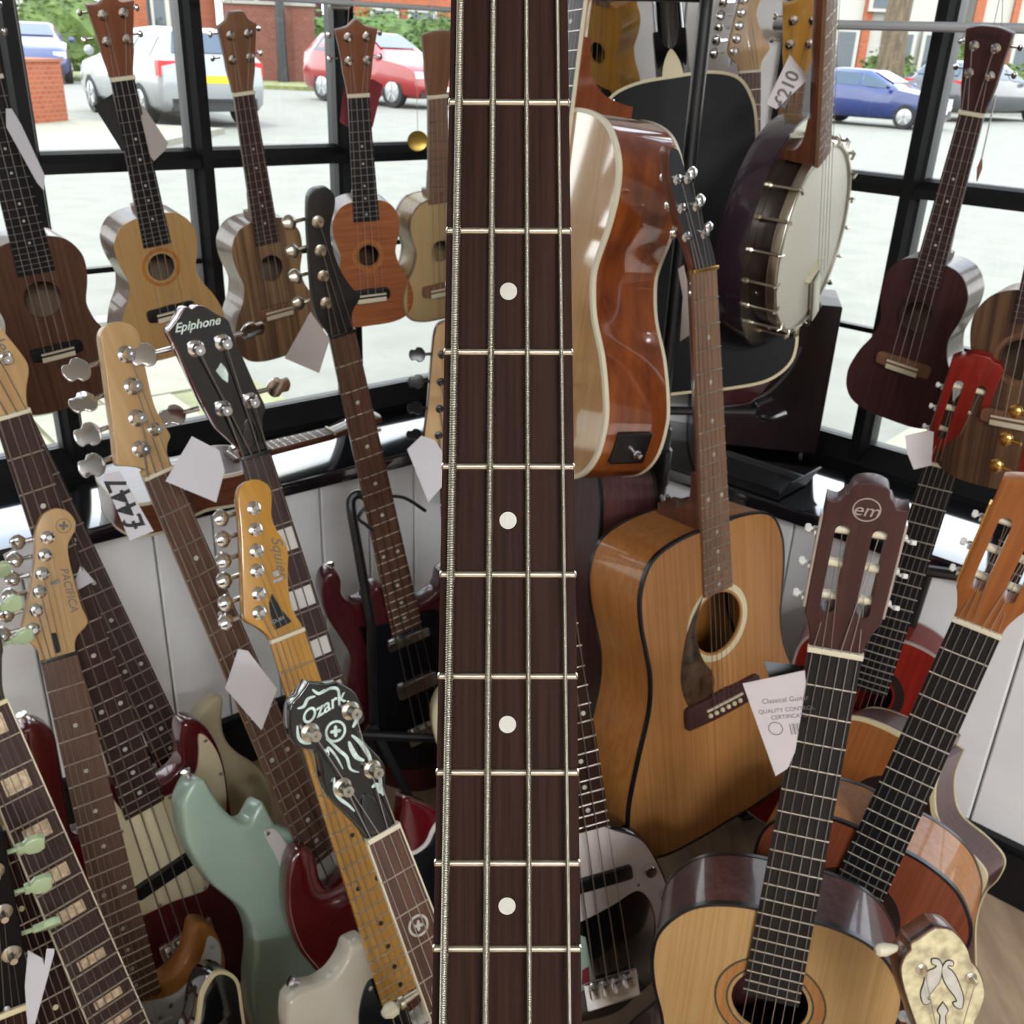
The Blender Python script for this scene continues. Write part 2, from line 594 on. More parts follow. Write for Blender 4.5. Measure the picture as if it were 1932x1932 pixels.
# ceiling lamps (long LED battens) that light the shop
def batten(x, y, rz, e, label):
    r = empty('ceiling_lamp', T(x, y, CEIL) @ Matrix.Rotation(rz, 4, 'Z'))
    tag(r, label, 'lamp', 'ceiling lamps of the shop')
    part('housing', box(-.75, -.07, -.05, .75, .07, 0), M['white'], r, False)
    m, t, b = new_mat('lamp_diffuser')
    b.inputs['Emission Color'].default_value = (0.95, 0.975, 1.0, 1)
    b.inputs['Emission Strength'].default_value = e
    part('diffuser', box(-.73, -.055, -.075, .73, .055, -.0505), m, r, False)
LAMP = 94.0
batten(-1.2, -2.3, 0.0, LAMP * .4, 'white ceiling lamp batten over the left of the shop')
batten(1.3, -2.3, 0.0, LAMP * 1.4, 'white ceiling lamp batten over the right of the shop')
batten(-1.2, -3.9, 0.0, LAMP * .4, 'white ceiling lamp batten at the rear left of the shop')
batten(1.3, -3.9, 0.0, LAMP * 1.4, 'white ceiling lamp batten at the rear right of the shop')
M['railgrey'] = plain('grey_rail_paint', (176, 180, 184), .4)
# steel hanging rails in front of the panes
def rail(label, a, b, r=0.005):
    o = ob('hanging_rail', MB().add(tube([a, b], r, 10)).mesh(), M['railgrey'])
    tag(o, label, 'rail')
    return o
def onpl(px, py, P, N, d):
    r = ray(px, py)
    Q = P + N * d
    t = Q.dot(N) / (r.x * N.x + r.y * N.y)
    return CAMP + r * t
q1 = onpl(560, 2, LP, LN, -.07); q2 = onpl(842, 18, LP, LN, -.07)
dL = Vector((LD.x, LD.y, 0))
rail('thin steel hanging rail across the top of the left window', q2 - dL * 2.6, q2 + dL * .05)
q3 = onpl(1585, 47, RP, RN, -.06)
dR = Vector((RD.x, RD.y, 0))
rail('grey steel hanging rail across the right window', q3 - dR * .08, q3 + dR * 1.9, 0.0085)
for (px, py, P, N, nm, lb) in ((640, 5, LP, LN, 'rail_clip', 'white clip fixing the hanging rail to the left mullion'), (1480, 48, RP, RN, 'rail_bracket', 'steel bracket holding the hanging rail on the corner post')):
    q = onpl(px, py, P, N, -.055)
    o = ob(nm, MB().add(lathe([(.008, -.022), (.012, -.018), (.012, .018), (.008, .022)], 12, 'X')).mesh(), M['white'] if 'clip' in nm else M['steel'], None, T(*q) @ Matrix.Rotation(math.atan2(LD.y, LD.x) if P is LP else math.atan2(RD.y, RD.x), 4, 'Z'))
    tag(o, lb, 'bracket')
# ------------------------------------------------------------------ the street
ALB = 0.85
M['asphalt'] = plain('worn_asphalt', (116, 115, 105), 0.9, noise=0.10, nscale=3.0, bump=0.3)
ALB = 0.85
M['slab'] = plain('paving_slab', (132, 129, 112), 0.9, noise=0.12, nscale=6.0)
M['moss'] = plain('mossy_joint', (122, 122, 88), 0.95, noise=0.35, nscale=5.0)
M['kerb'] = plain('kerb_stone', (142, 140, 132), 0.9, noise=0.1, nscale=4)
M['verge'] = plain('dry_grass_verge', (112, 116, 72), 0.95, noise=0.35, nscale=4)
ALB = 0.6
M['brick'] = brick_mat('orange_brick', (190, 98, 58), (172, 84, 50), (170, 138, 112), 3.4)
M['brick2'] = brick_mat('red_brick', (128, 72, 56), (116, 62, 48), (130, 104, 92), 3.4)
M['leaf'] = plain('hedge_leaf', (78, 108, 36), 0.7, noise=0.4, nscale=2.0)
M['leaf2'] = plain('bush_leaf', (92, 116, 44), 0.7, noise=0.4, nscale=2.0)
M['bark'] = wood('tree_bark', (92, 78, 62), (128, 114, 92), 9, 1.2, 0.9, axis='Z')
ALB = 0.65
M['render'] = plain('white_render', (190, 188, 178), 0.8)
M['cglass'] = plain('car_glass', (52, 66, 78), 0.05, spec=0.8)
M['hglass'] = plain('house_window_glass', (70, 80, 88), 0.08)
M['tyre'] = plain('tyre_rubber', (24, 24, 26), 0.8)
M['alloy'] = plain('alloy_rim', (196, 198, 200), 0.3, 0.9)
M['lampred'] = plain('tail_lamp', (200, 24, 30), 0.2)
M['lampclr'] = plain('head_lamp', (228, 232, 236), 0.1)
M['platey'] = plain('yellow_number_plate', (230, 196, 30), 0.5)
M['platew'] = plain('white_number_plate', (232, 232, 228), 0.5)

ALB = 0.5
struct('floor_street', MB().add(box(-60, 1.6, -.14, 60, 75, -.10)).mesh(False), M['asphalt'])
# pavement: slabs beside both shop fronts, each its own piece with mossy joints
def pavement(name, P, D, N, s0, s1, d0, d1, ss, sd):
    base = struct(name, MB().add(bar(P, D, N, s0, s1, d0, d1, -.10, -.016)).mesh(False), M['moss'])
    ns, nd = int((s1 - s0) / ss), int((d1 - d0) / sd)
    for j in range(nd):
        off = (j % 2) * ss * .5
        for i in range(ns):
            a = s0 + i * ss + off
            b = min(a + ss, s1)
            g = .007 + random.random() * .005
            z = -.001 - random.random() * .006
            vf = bar(P, D, N, a + g, b - g, d0 + j * sd + g, d0 + (j + 1) * sd - g, -.03, z)
            part('paving_slab', vf, M['slab'], base, False)
    k = struct(name.replace('floor_pavement', 'trim_kerb'), MB().add(bar(P, D, N, s0, s1, d1, d1 + .14, -.12, .0)).mesh(False), M['kerb'])
pavement('floor_pavement_left', LP, LD, LN, -4.2, 1.6, .3, 3.6, .6, .66)
pavement('floor_pavement_right', RP, RD, RN, -.4, 5.0, .3, 3.6, .6, .66)
# far verge, pavement strip
struct('floor_verge', MB().add(extr([(-60, 34.5), (2, 34.0), (2, 38.5), (-60, 39)], -.1, .02)).mesh(False), M['verge'])
struct('floor_far_pavement', MB().add(extr([(3, 36), (60, 40), (60, 44), (3, 40)], -.1, .02)).mesh(False), M['kerb'])
struct('floor_side_pavement', MB().add(extr([(-16, 13.2), (-5.6, 11.8), (-5.2, 18.0), (-16, 19.5)], -.1, -.01)).mesh(False), M['slab'])

def car(label, color, pos, rz, sc=1.0, kind='hatch', plate='platey', group=None):
    """x forward; stations (x, zsill, zbelt, zroof, half width, half roof width)"""
    if kind == 'suv':
        st = [(2.12, .34, .60, .62, .72, .66), (2.06, .24, .80, .84, .84, .74), (1.75, .24, .94, 1.0, .9, .8), (1.05, .24, 1.04, 1.10, .92, .76), (.72, .24, 1.08, 1.25, .92, .70),
              (.05, .24, 1.10, 1.62, .92, .62), (-.9, .24, 1.12, 1.66, .92, .62), (-1.6, .24, 1.14, 1.60, .91, .60), (-1.98, .26, 1.12, 1.20, .88, .70), (-2.10, .34, .95, 1.0, .84, .74)]
        wb, wr, gl = (1.32, -1.28), .36, (.85, -1.72)
    elif kind == 'estate':
        st = [(2.2, .32, .55, .57, .7, .62), (2.1, .22, .72, .76, .84, .72), (1.75, .22, .84, .90, .88, .78), (1.0, .22, .94, 1.0, .9, .74), (.75, .22, .96, 1.06, .9, .70),
              (-.05, .22, .98, 1.42, .9, .58), (-1.1, .22, 1.0, 1.46, .9, .58), (-1.85, .22, 1.0, 1.40, .89, .56), (-2.2, .26, .98, 1.04, .86, .68), (-2.28, .34, .85, .9, .82, .72)]
        wb, wr, gl = (1.35, -1.35), .32, (.85, -1.95)
    else:
        st = [(1.95, .32, .56, .58, .68, .60), (1.86, .22, .74, .78, .82, .70), (1.55, .22, .86, .92, .86, .76), (.95, .22, .95, 1.0, .88, .72), (.75, .22, .97, 1.08, .88, .68),
              (.0, .22, .98, 1.42, .88, .58), (-.85, .22, 1.0, 1.45, .88, .58), (-1.45, .22, 1.02, 1.38, .87, .56), (-1.86, .25, .98, 1.04, .84, .66), (-1.95, .34, .82, .86, .80, .70)]
        wb, wr, gl = (1.22, -1.22), .31, (.8, -1.6)
    root = empty('car', T(*pos) @ Matrix.Rotation(rz, 4, 'Z') @ Matrix.Scale(sc, 4))
    tag(root, label, 'car', group)
    v, f = [], []
    for (x, z0, zb, zr, hw, hr) in st:
        rg = [(hw * .86, z0), (hw * .97, z0 + .1), (hw, (z0 + zb) * .52), (hw * .97, zb), (hr, zr - .03), (hr * .8, zr)]
        rg += [(-a, b) for a, b in reversed(rg)]
        v += [(x, a, b) for a, b in rg]
    k = 12
    for i in range(len(st) - 1):
        for j in range(k):
            q = (j + 1) % k
            f.append((i*k + j, i*k + q, (i+1)*k + q, (i+1)*k + j))
    f.append(tuple(range(k))); f.append(tuple(range((len(st)-1)*k, len(st)*k)))
    cm = M.get('paint%d_%d_%d' % color) or plain('paint%d_%d_%d' % color, color, 0.25, coat=0.8)
    M['paint%d_%d_%d' % color] = cm
    part('car_body', (v, f), cm, root, True, None, 0.9)
    def lerp(x):
        for a, b in zip(st, st[1:]):
            if a[0] >= x >= b[0]:
                t = (a[0] - x) / (a[0] - b[0])
                return [a[i] + (b[i] - a[i]) * t for i in range(6)]
        return st[-1]
    gf, gr = gl
    xs_ = [(gf - .05, -.12), (-.18, -.92), (-.98, gr + .1)]
    for s in (1, -1):
        for xa, xb in xs_:
            w = []
            for x, top in ((xa, 0), (xb, 0), (xb + (.14 if xb < gr + .3 else 0), 1), (xa - (.42 if xa > .4 else 0), 1)):
                q = lerp(x)
                tt = .10 if not top else .86
                y = (q[4] * .97) * (1 - tt) + q[5] * tt + .012
                z = q[2] * (1 - tt) + (q[3] - .03) * tt
                w.append((x, s * y, z))
            part('side_window', (w, [(0, 1, 2, 3)]), M['cglass'], root, False)
        for x in wb:
            wh = part('wheel', lathe([(wr*.6, -.1), (wr*.96, -.1), (wr, -.06), (wr, .06), (wr*.96, .1), (wr*.6, .1)], 24, 'Y'), M['tyre'], root, True, T(x, s * .80, wr))
            rm = MB().add(lathe([(wr*.62, -.02), (wr*.66, .012), (wr*.6, .02), (wr*.12, .02), (wr*.10, .03)], 20, 'Y'))
            for a in range(5):
                rm.add(box(-.03, .0, 0, .03, .034, wr*.62), Matrix.Rotation(2*PI*a/5, 4, 'Y'))
            ob('rim', rm.mesh(), M['alloy'], wh, T(0, s * .09, 0) @ (Matrix.Identity(4) if s > 0 else Matrix.Rotation(PI, 4, 'Z')))
        part('head_lamp', box(-.13, -.16, -.07, .06, .14, .08), M['lampclr'], root, False, T(st[1][0] - .02, s * .66, st[1][2] - .05))
        part('tail_lamp', box(-.06, -.14, -.1, .1, .16, .12), M['lampred'], root, False, T(st[-2][0] + .01, s * .70, st[-2][2] - .12))
        part('wing_mirror', lathe([(.01, -.05), (.07, -.04), (.08, .03), (.02, .06)], 10, 'X'), cm, root, True, T(gf - .1, s * 1.0, st[3][2] + .1))
    for nm, (xa, xb) in (('windscreen', (4, 5)), ('rear_window', (8, 7))):
        a, b = st[xa], st[xb]
        w = []
        for q, t in ((a, .12), (b, .9)):
            pass
        x0, z0, h0 = a[0] * .9 + b[0] * .1, a[3] * .88 + b[3] * .12, a[5] * .9
        x1, z1, h1 = a[0] * .1 + b[0] * .9, a[3] * .1 + b[3] * .9, b[5] * .86
        dz = .02
        part(nm, ([(x0, h0, z0 + dz), (x0, -h0, z0 + dz), (x1, -h1, z1 + dz), (x1, h1, z1 + dz)], [(0, 1, 2, 3)]), M['cglass'], root, False)
    part('bumper', box(-.05, -.7, -.10, .06, .7, .08), M['blacksat'], root, False, T(st[0][0] - .06, 0, .36))
    part('bumper', box(-.06, -.7, -.10, .05, .7, .08), M['blacksat'], root, False, T(st[-1][0] + .06, 0, .36))
    part('number_plate', box(-.01, -.26, -.055, .01, .26, .055), M[plate], root, False, T(st[-1][0] - .01, 0, .72))
    part('number_plate', box(-.01, -.26, -.055, .01, .26, .055), M['platew'], root, False, T(st[0][0] + .012, 0, .45))
    return root
STR = -.1
def gp(px, py):
    return onz(px, py, STR)
p = gp(722, 196); car('bright red car parked across the road outside the left window', (168, 8, 16), (p.x, p.y, STR), math.radians(-40), 1.06, 'suv')
p = gp(318, 222); car('silver estate car parked outside behind the natural ukulele', (168, 172, 174), (p.x, p.y, STR), math.radians(128), 1.12, 'estate')
p = gp(70, 152); car('dark blue car at the far left beyond the brick pier', (62, 72, 120), (p.x, p.y, STR), math.radians(-66), 1.15, 'hatch')
p = gp(58, 118); car('pale blue van-like car behind the dark blue car at far left', (120, 138, 190), (p.x + .4, p.y, STR), math.radians(110), 1.2, 'suv')
p = gp(1640, 236); car('blue hatchback parked outside the right window', (24, 50, 120), (p.x, p.y, STR), math.radians(-38), .95, 'hatch')
p = gp(1838, 226); car('dark grey car parked behind the right ukulele headstock', (66, 70, 78), (p.x, p.y, STR), math.radians(36), 1.15, 'estate')
p = gp(1735, 205); car('white car parked between the blue and dark grey cars', (222, 220, 206), (p.x + .4, p.y - 1.5, STR), math.radians(4), .9, 'hatch')

def foliage(name, label, c, r, n, mat, group=None, trunk=False, ls=.13):
    """leaf quads over an ellipsoid plus a lumpy core"""
    rnd = random.Random(sum(map(ord, label)))
    m = MB()
    core = bmesh.new()
    bmesh.ops.create_icosphere(core, subdivisions=3, radius=1)
    cv = [Vector((v.co.x * r[0], v.co.y * r[1], v.co.z * r[2])) * (.82 + .16 * math.sin(7 * v.co.x + 5 * v.co.z) * math.cos(6 * v.co.y + 2)) for v in core.verts]
    cf = [tuple(v.index for v in q.verts) for q in core.faces]
    core.free()
    m.add((cv, cf))
    for i in range(n):
        a, z = rnd.random() * 2 * PI, rnd.uniform(-1, 1)
        q = math.sqrt(1 - z * z)
        s = rnd.uniform(.8, 1.05)
        P = Vector((r[0] * q * math.cos(a) * s, r[1] * q * math.sin(a) * s, r[2] * z * s))
        R = Matrix.Rotation(rnd.random() * 6, 3, 'Z') @ Matrix.Rotation(rnd.random() * 6, 3, 'X')
        m.add(([P + R @ Vector((-ls, 0, 0)), P + R @ Vector((0, -ls * .5, .02)), P + R @ Vector((ls, 0, 0)), P + R @ Vector((0, ls * .5, .02))], [(0, 1, 2, 3)]))
    o = ob(name, m.mesh(False), mat, None, T(*c))
    tag(o, label, 'bush' if not trunk else 'tree', group)
    return o
def pc(px, py, y):
    q = ony(px, py, y)
    return (q.x, q.y, q.z)
c = pc(630, 60, 40); foliage('hedge_bush', 'green hedge bush left of the red car beside the brick wall', (c[0], c[1], .9), (1.5, 1.0, 1.5), 900, M['leaf'])
c = pc(725, 45, 44); foliage('hedge_bush', 'long green hedge behind the red car', (c[0], c[1], 1.0), (3.4, 1.2, 1.6), 1200, M['leaf'])
c = pc(832, 50, 40.5); foliage('hedge_bush', 'green hedge bush right of the red car beside the central fretboard', (c[0], c[1], .9), (1.5, 1.0, 1.6), 700, M['leaf'])
c = pc(120, 20, 41.5); foliage('hedge_bush', 'yellow-green bush at the upper left behind the cars', (c[0], c[1], 1.2), (2.4, 1.2, 1.7), 900, M['leaf2'])
c = pc(1680, 92, 44); foliage('hedge_bush', 'green bush beneath the tree trunk outside the right window', (c[0], c[1], .7), (1.2, .9, 1.3), 700, M['leaf2'])
c = pc(1818, 92, 45); foliage('hedge_bush', 'green bush behind the dark grey car left of the ukulele head', (c[0], c[1], .8), (1.1, .9, 1.4), 600, M['leaf2'])
c = pc(1920, 115, 45); foliage('hedge_bush', 'green bush at the far right edge behind the dark grey car', (c[0], c[1], .5), (1.1, .9, 1.1), 500, M['leaf2'])
q = ony(1690, 60, 43)
tk = ob('tree_trunk', MB().add(tube([(0, 0, 0), (.05, 0, 1.2), (-.05, 0, 3), (.1, 0, 6.5)], [.62, .52, .48, .40], 12)).mesh(), M['bark'], None, T(q.x, q.y, -.1))
tag(tk, 'thick pale grey tree trunk outside the right window', 'tree')

# brick pier and garden walls
a, b = onz(47, 246, STR), onz(131, 238, STR)
ang = math.atan2(b.y - a.y, b.x - a.x)
L = (b - a).length
o = ob('brick_pier', MB().add(box(0, 0, 0, L, .9, 1.02)).add(box(-.03, -.03, 1.02, L + .03, .93, 1.06)).mesh(False), M['brick'], None, T(a.x, a.y, STR) @ Matrix.Rotation(ang, 4, 'Z'))
tag(o, 'low orange brick wall pier on the pavement at the far left', 'wall')
def wallseg(label, pxa, pxb, y, z1, mat, nm='garden_wall', cat='wall', cop=True, dy=.3):
    A, B = ony(pxa, 90, y), ony(pxb, 90, y)
    r = empty(nm, T(A.x, A.y, STR))
    tag(r, label, cat)
    part('masonry', box(0, 0, 0, B.x - A.x, dy, z1), M[mat], r, False)
    if cop:
        part('coping', box(-.05, -.05, z1, B.x - A.x + .05, dy + .05, z1 + .1), M['kerb'], r, False)
    return r
wallseg('red brick garden wall with pale coping left of the hedge', 425, 592, 37.6, 2.5, 'brick2')
wallseg('low grey stone wall stub under the hedge bush', 594, 612, 37.7, .75, 'kerb')
def lamp_post(label, px, y, r=.09):
    A = ony(px, 80, y)
    o = ob('street_post', MB().add(tube([(0, 0, 0), (0, 0, 1), (0, 0, 5.5)], [r * 1.3, r, r * .8], 12)).mesh(), M['blacksat'], None, T(A.x, A.y, STR))
    tag(o, label, 'post')
lamp_post('dark street post in front of the red brick wall', 531, 37.0, .16)
lamp_post('thin dark street post behind the silver car', 287, 36.5, .07)

def house(label, pxa, pxb, y, mat, wins, piers=(), z1=6.2):
    A, B = ony(pxa, 80, y), ony(pxb, 80, y)
    w = B.x - A.x
    r = empty('house', T(A.x, A.y, STR))
    tag(r, label, 'house')
    part('facade', box(0, 0, 0, w, 5, z1), M[mat], r, False)
    ro = part('roof', ([(-.3, -.4, z1), (w + .3, -.4, z1), (w + .3, 5.4, z1), (-.3, 5.4, z1), (-.3, 2.5, z1 + 2), (w + .3, 2.5, z1 + 2)],
                  [(0, 1, 5, 4), (2, 3, 4, 5), (0, 4, 3), (1, 2, 5), (0, 1, 2, 3)]), M['kerb'], r, False)
    for (fx, fw, za, zb) in wins:
        x0, x1 = fx * w, (fx + fw) * w
        fr = part('window_surround', box(x0 - .12, -.35, za - .15, x1 + .12, -.001, zb + .2), M['render'], r, False)
        n = max(1, int((x1 - x0) / .7))
        for i in range(n):
            a_, b_ = x0 + (x1 - x0) * i / n + .05, x0 + (x1 - x0) * (i + 1) / n - .05
            ob('window_pane', mk(*box(a_, -.37, za, b_, -.345, zb), False), M['hglass'], fr)
    for fx, fw in piers:
        part('brick_pilaster', box(fx * w, -.18, 0, (fx + fw) * w, -.002, z1), M['brick'], r, False)
    return r
house('orange brick house beyond the silver car with a white pillar window', 205, 345, 44, 'brick', [(.68, .18, .9, 3.0), (.25, .22, 3.6, 5.2)])
house('red brick house at the top centre left behind the garden wall', 432, 570, 49, 'brick2', [(.12, .3, 2.2, 3.2)])
house('pale rendered house at the far upper left', -40, 110, 68, 'render', [(.2, .2, .9, 2.6), (.6, .25, .9, 2.6)])
house('white rendered house with orange brick pilasters outside the right window', 1560, 1790, 50, 'render', [(.06, .16, .9, 2.7), (.52, .17, .9, 2.7), (.78, .14, .9, 2.7), (.3, .2, 3.7, 5.2)], [(.26, .07), (.46, .05), (.96, .04)])
house('white rendered house with broad brick pilaster at the far upper right', 1825, 2080, 51, 'render', [(.16, .1, .9, 2.4), (.34, .12, .9, 2.4), (.55, .2, .9, 2.4)], [(.0, .07), (.28, .045), (.48, .05)])
house('orange brick house at the top centre behind the red car hedge', 640, 860, 52, 'brick', [(.3, .2, .9, 2.8), (.62, .2, .9, 2.8)])
# ------------------------------------------------------------------ instrument library
def shared(name, vf, smooth=True, ang=0.6):
    me = mk(vf[0], vf[1], smooth, ang)
    me.name = name
    return me
_fr = [(math.cos(PI * i / 6), math.sin(PI * i / 6)) for i in range(7)]
def _fretmesh():
    v, f = [], []
    st = ((-.506, .35), (-.502, .8), (-.49, 1.0), (.49, 1.0), (.502, .8), (.506, .35))
    for x, k in st:
        v += [(x, a * k, b * k) for a, b in _fr]
    for j in range(5):
        for i in range(6):
            f.append((7*j + i, 7*j + i + 1, 7*j + 8 + i, 7*j + 7 + i))
    f += [tuple(range(7)), tuple(range(35, 42))]
    return v, f
ME_FRET = shared('fret_wire', _fretmesh())
ME_DOT = shared('dot_inlay', lathe([(1, 0), (1, 1)], 18))
ME_POST = shared('tuner_post', lathe([(.0082, 0), (.0082, .0012), (.0060, .0022), (.0036, .0026), (.0034, .007), (.0028, .009), (.0034, .011), (.0030, .0125)], 14))
ME_BPOST = shared('bass_tuner_post', lathe([(.0105, 0), (.0105, .0015), (.008, .003), (.0065, .0035), (.0062, .010), (.0056, .012), (.0064, .016), (.0060, .0185), (.002, .0185), (.002, .012)], 16))
ME_PEG = shared('roller', lathe([(.0045, -.014), (.0045, .014)], 12, 'X'))
def _pad(style):
    m = MB()
    if style == 'bass':           # clover paddle
        m.add(tube([(.0, 0, 0), (.020, 0, 0)], [.0035, .003], 10))
        o = spl([(.018, -.004), (.024, -.013), (.033, -.0145), (.038, -.010), (.046, -.0105), (.050, -.004), (.050, .004), (.046, .0105), (.038, .010), (.033, .0145), (.024, .013), (.018, .004)], 4)
        m.add(prism(o, -.0018, .0018, .0012, .0012), Matrix.Rotation(.35, 4, 'X'))
    elif style == 'guitar':       # rounded metal knob
        m.add(tube([(0, 0, 0), (.010, 0, 0)], .0022, 8))
        m.add(lathe([(.002, .009), (.0045, .0105), (.0078, .014), (.0078, .018), (.0045, .0225), (.001, .0235)], 12, 'X'), Matrix.Diagonal((1, 1, .55, 1)))
    elif style == 'tulip':
        m.add(tube([(0, 0, 0), (.010, 0, 0)], .0022, 8))
        o = [(.009, -.004), (.012, -.005), (.014, -.0042), (.018, -.0085), (.026, -.0095), (.0315, -.006), (.0315, .006), (.026, .0095), (.018, .0085), (.014, .0042), (.012, .005), (.009, .004)]
        m.add(prism(o, -.0035, .0035, .0015, .0015), Matrix.Rotation(.3, 4, 'X'))
    elif style == 'classic':
        m.add(tube([(0, 0, -.004), (.004, 0, -.004), (.007, 0, 0), (.010, 0, .0)], .002, 8))
        m.add(lathe([(.003, -.001), (.004, 0), (.004, .003), (.002, .004)], 10, 'X'), T(.001, .005, 0))
        o = rrect(.008, -.0052, .0155, .0052, .003, 3)
        m.add(prism(o, -.0028, .0028, .001, .001), Matrix.Rotation(PI / 3, 4, 'X'))
    elif style == 'uke':
        m.add(tube([(0, 0, 0), (.011, 0, 0)], .0016, 8))
        m.add(lathe([(.001, .010), (.0045, .0115), (.0062, .0145), (.0045, .018), (.001, .019)], 12, 'X'), Matrix.Diagonal((1, 1, .6, 1)))
    elif style == 'banjo':
        m.add(tube([(0, 0, 0), (.0, 0, .012)], .003, 8))
        m.add(lathe([(.003, .010), (.0095, .014), (.010, .020), (.005, .026), (.001, .027)], 12, 'Z'), Matrix.Diagonal((1, .62, 1, 1)))
    return shared('tuner_button_' + style, (m.v, m.f))
ME_PAD = {k: _pad(k) for k in ('bass', 'guitar', 'tulip', 'classic', 'uke', 'banjo')}
ME_STRAP = shared('strap_button', lathe([(.004, 0), (.0035, .006), (.007, .009), (.0065, .012), (.002, .0125)], 12))
ME_KNOB = shared('control_knob', lathe([(.0095, 0), (.0095, .011), (.0085, .0135), (.003, .0138)], 18))
ME_SCREW = shared('screw_head', lathe([(.0032, 0), (.003, .0008), (.001, .0014)], 10))
ME_PIN = shared('bridge_pin', lathe([(.0036, 0), (.0038, .002), (.0025, .0042), (.0005, .0048)], 10))

def frame_from(P0, t0, P2, v2, twist=0.0, far=True, info=''):
    A = at(P0[0], P0[1], t0)
    d = ray(*P2)
    o = CAMP - A
    a, b, c = d.dot(d), 2 * o.dot(d), o.dot(o) - v2 * v2
    D = b * b - 4 * a * c
    if D < 0:
        print('NO FIT', info, 'min length', math.sqrt(max(0, o.dot(o) - b * b / (4 * a))), 'wanted', v2)
        t = -b / (2 * a)
    else:
        t = (-b + (1 if far else -1) * math.sqrt(D)) / (2 * a)
    B = CAMP + d * t
    vd = (B - A).normalized()
    w = CAMP - (A + B) * .5
    w = (w - vd * w.dot(vd)).normalized()
    Y = -vd
    X = Y.cross(w)
    th = math.radians(twist)
    w2 = w * math.cos(th) + X * math.sin(th)
    X2 = Y.cross(w2)
    Mx = Matrix(((X2.x, Y.x, w2.x, A.x), (X2.y, Y.y, w2.y, A.y), (X2.z, Y.z, w2.z, A.z), (0, 0, 0, 1)))
    print('%-28s t0 %.2f t2 %.2f  nut z %.2f  end z %.2f  lean %.0f' % (info[:28], t0, t, A.z, B.z, math.degrees(math.acos(max(-1, min(1, Y.z))))))
    return Mx

def acoustic_outline(kind, L, Wd, vj, cut=False):
    if kind == 'dread':
        h = [(0, 0), (.35, .004), (.60, .035), (.715, .11), (.735, .2), (.705, .3), (.685, .38), (.72, .48), (.86, .62), (.975, .75), (1.0, .84), (.93, .93), (.7, .985), (.35, 1.0)]
    else:
        h = [(0, 0), (.3, .004), (.55, .04), (.715, .12), (.75, .2), (.715, .29), (.64, .38), (.63, .43), (.7, .52), (.86, .62), (.975, .73), (1.0, .8), (.95, .89), (.78, .96), (.45, .995)]
    hw = Wd / 2
    left = [(-a * hw, vj + s * L) for a, s in h]
    right = [(a * hw, vj + s * L) for a, s in h[1:]]
    if cut:
        right = [(.15 * hw, vj + .005 * L, 1), (.17 * hw, vj + .10 * L), (.30 * hw, vj + .19 * L), (.55 * hw, vj + .215 * L), (.70 * hw, vj + .245 * L), (.72 * hw, vj + .31 * L)] + [(a * hw, vj + s * L) for a, s in h if s > .36]
    bottom = [(0, vj + L)]
    pts = left + bottom + right[::-1]
    return spl(pts, 5)

STRAT = [(-.030, .0, 1), (-.036, .022), (-.058, .028), (-.078, .0), (-.096, -.055), (-.120, -.088), (-.146, -.070), (-.160, -.01), (-.158, .05), (-.146, .11), (-.152, .17), (-.168, .235), (-.158, .31), (-.11, .352),
         (-.03, .362), (.06, .352), (.13, .31), (.160, .24), (.150, .165), (.134, .105), (.140, .05), (.152, .0), (.146, -.035), (.120, -.044), (.098, .0), (.075, .042), (.048, .050), (.033, .032), (.030, .01, 1)]
JBASS = [(-.032, .0, 1), (-.040, .035), (-.062, .045), (-.082, .010), (-.098, -.075), (-.118, -.135), (-.142, -.145), (-.160, -.10), (-.170, -.02), (-.160, .06), (-.158, .13), (-.176, .22), (-.170, .30), (-.125, .36),
         (-.03, .375), (.07, .355), (.145, .29), (.175, .20), (.165, .11), (.150, .05), (.158, -.01), (.160, -.06), (.142, -.082), (.112, -.055), (.088, .015), (.062, .062), (.040, .050), (.032, .02, 1)]
TELE = [(-.030, .0, 1), (-.055, -.004), (-.10, .004), (-.140, .035), (-.157, .085), (-.146, .14), (-.150, .20), (-.166, .27), (-.148, .345), (-.09, .388), (.0, .395), (.09, .388), (.145, .345), (.164, .27), (.152, .20),
        (.138, .135), (.144, .08), (.146, .035), (.124, .008), (.096, .018), (.078, .056), (.055, .072), (.036, .06), (.030, .03, 1)]
LESP = [(-.028, .0, 1), (-.06, -.005), (-.11, .005), (-.136, .05), (-.130, .10), (-.120, .145), (-.135, .21), (-.160, .28), (-.150, .36), (-.09, .405), (0, .415), (.09, .405), (.150, .36), (.160, .28), (.138, .21),
        (.122, .15), (.130, .10), (.138, .055), (.120, .03), (.095, .042), (.075, .075), (.05, .085), (.03, .07), (.028, .03, 1)]
SGB = [(-.03, .0, 1), (-.045, .05), (-.075, .045), (-.100, .005), (-.128, -.018), (-.155, .015), (-.152, .07), (-.135, .12), (-.16, .20), (-.165, .28), (-.12, .35), (0, .37),
       (.12, .35), (.165, .28), (.16, .20), (.135, .12), (.142, .05), (.140, -.04), (.118, -.105), (.098, -.06), (.078, .025), (.048, .04), (.03, .0, 1)]
PBLK = JBASS[:19] + [(.165, .11), (.150, .06), (.135, .03), (.105, .02), (.075, .055), (.050, .065), (.034, .05), (.032, .02, 1)]

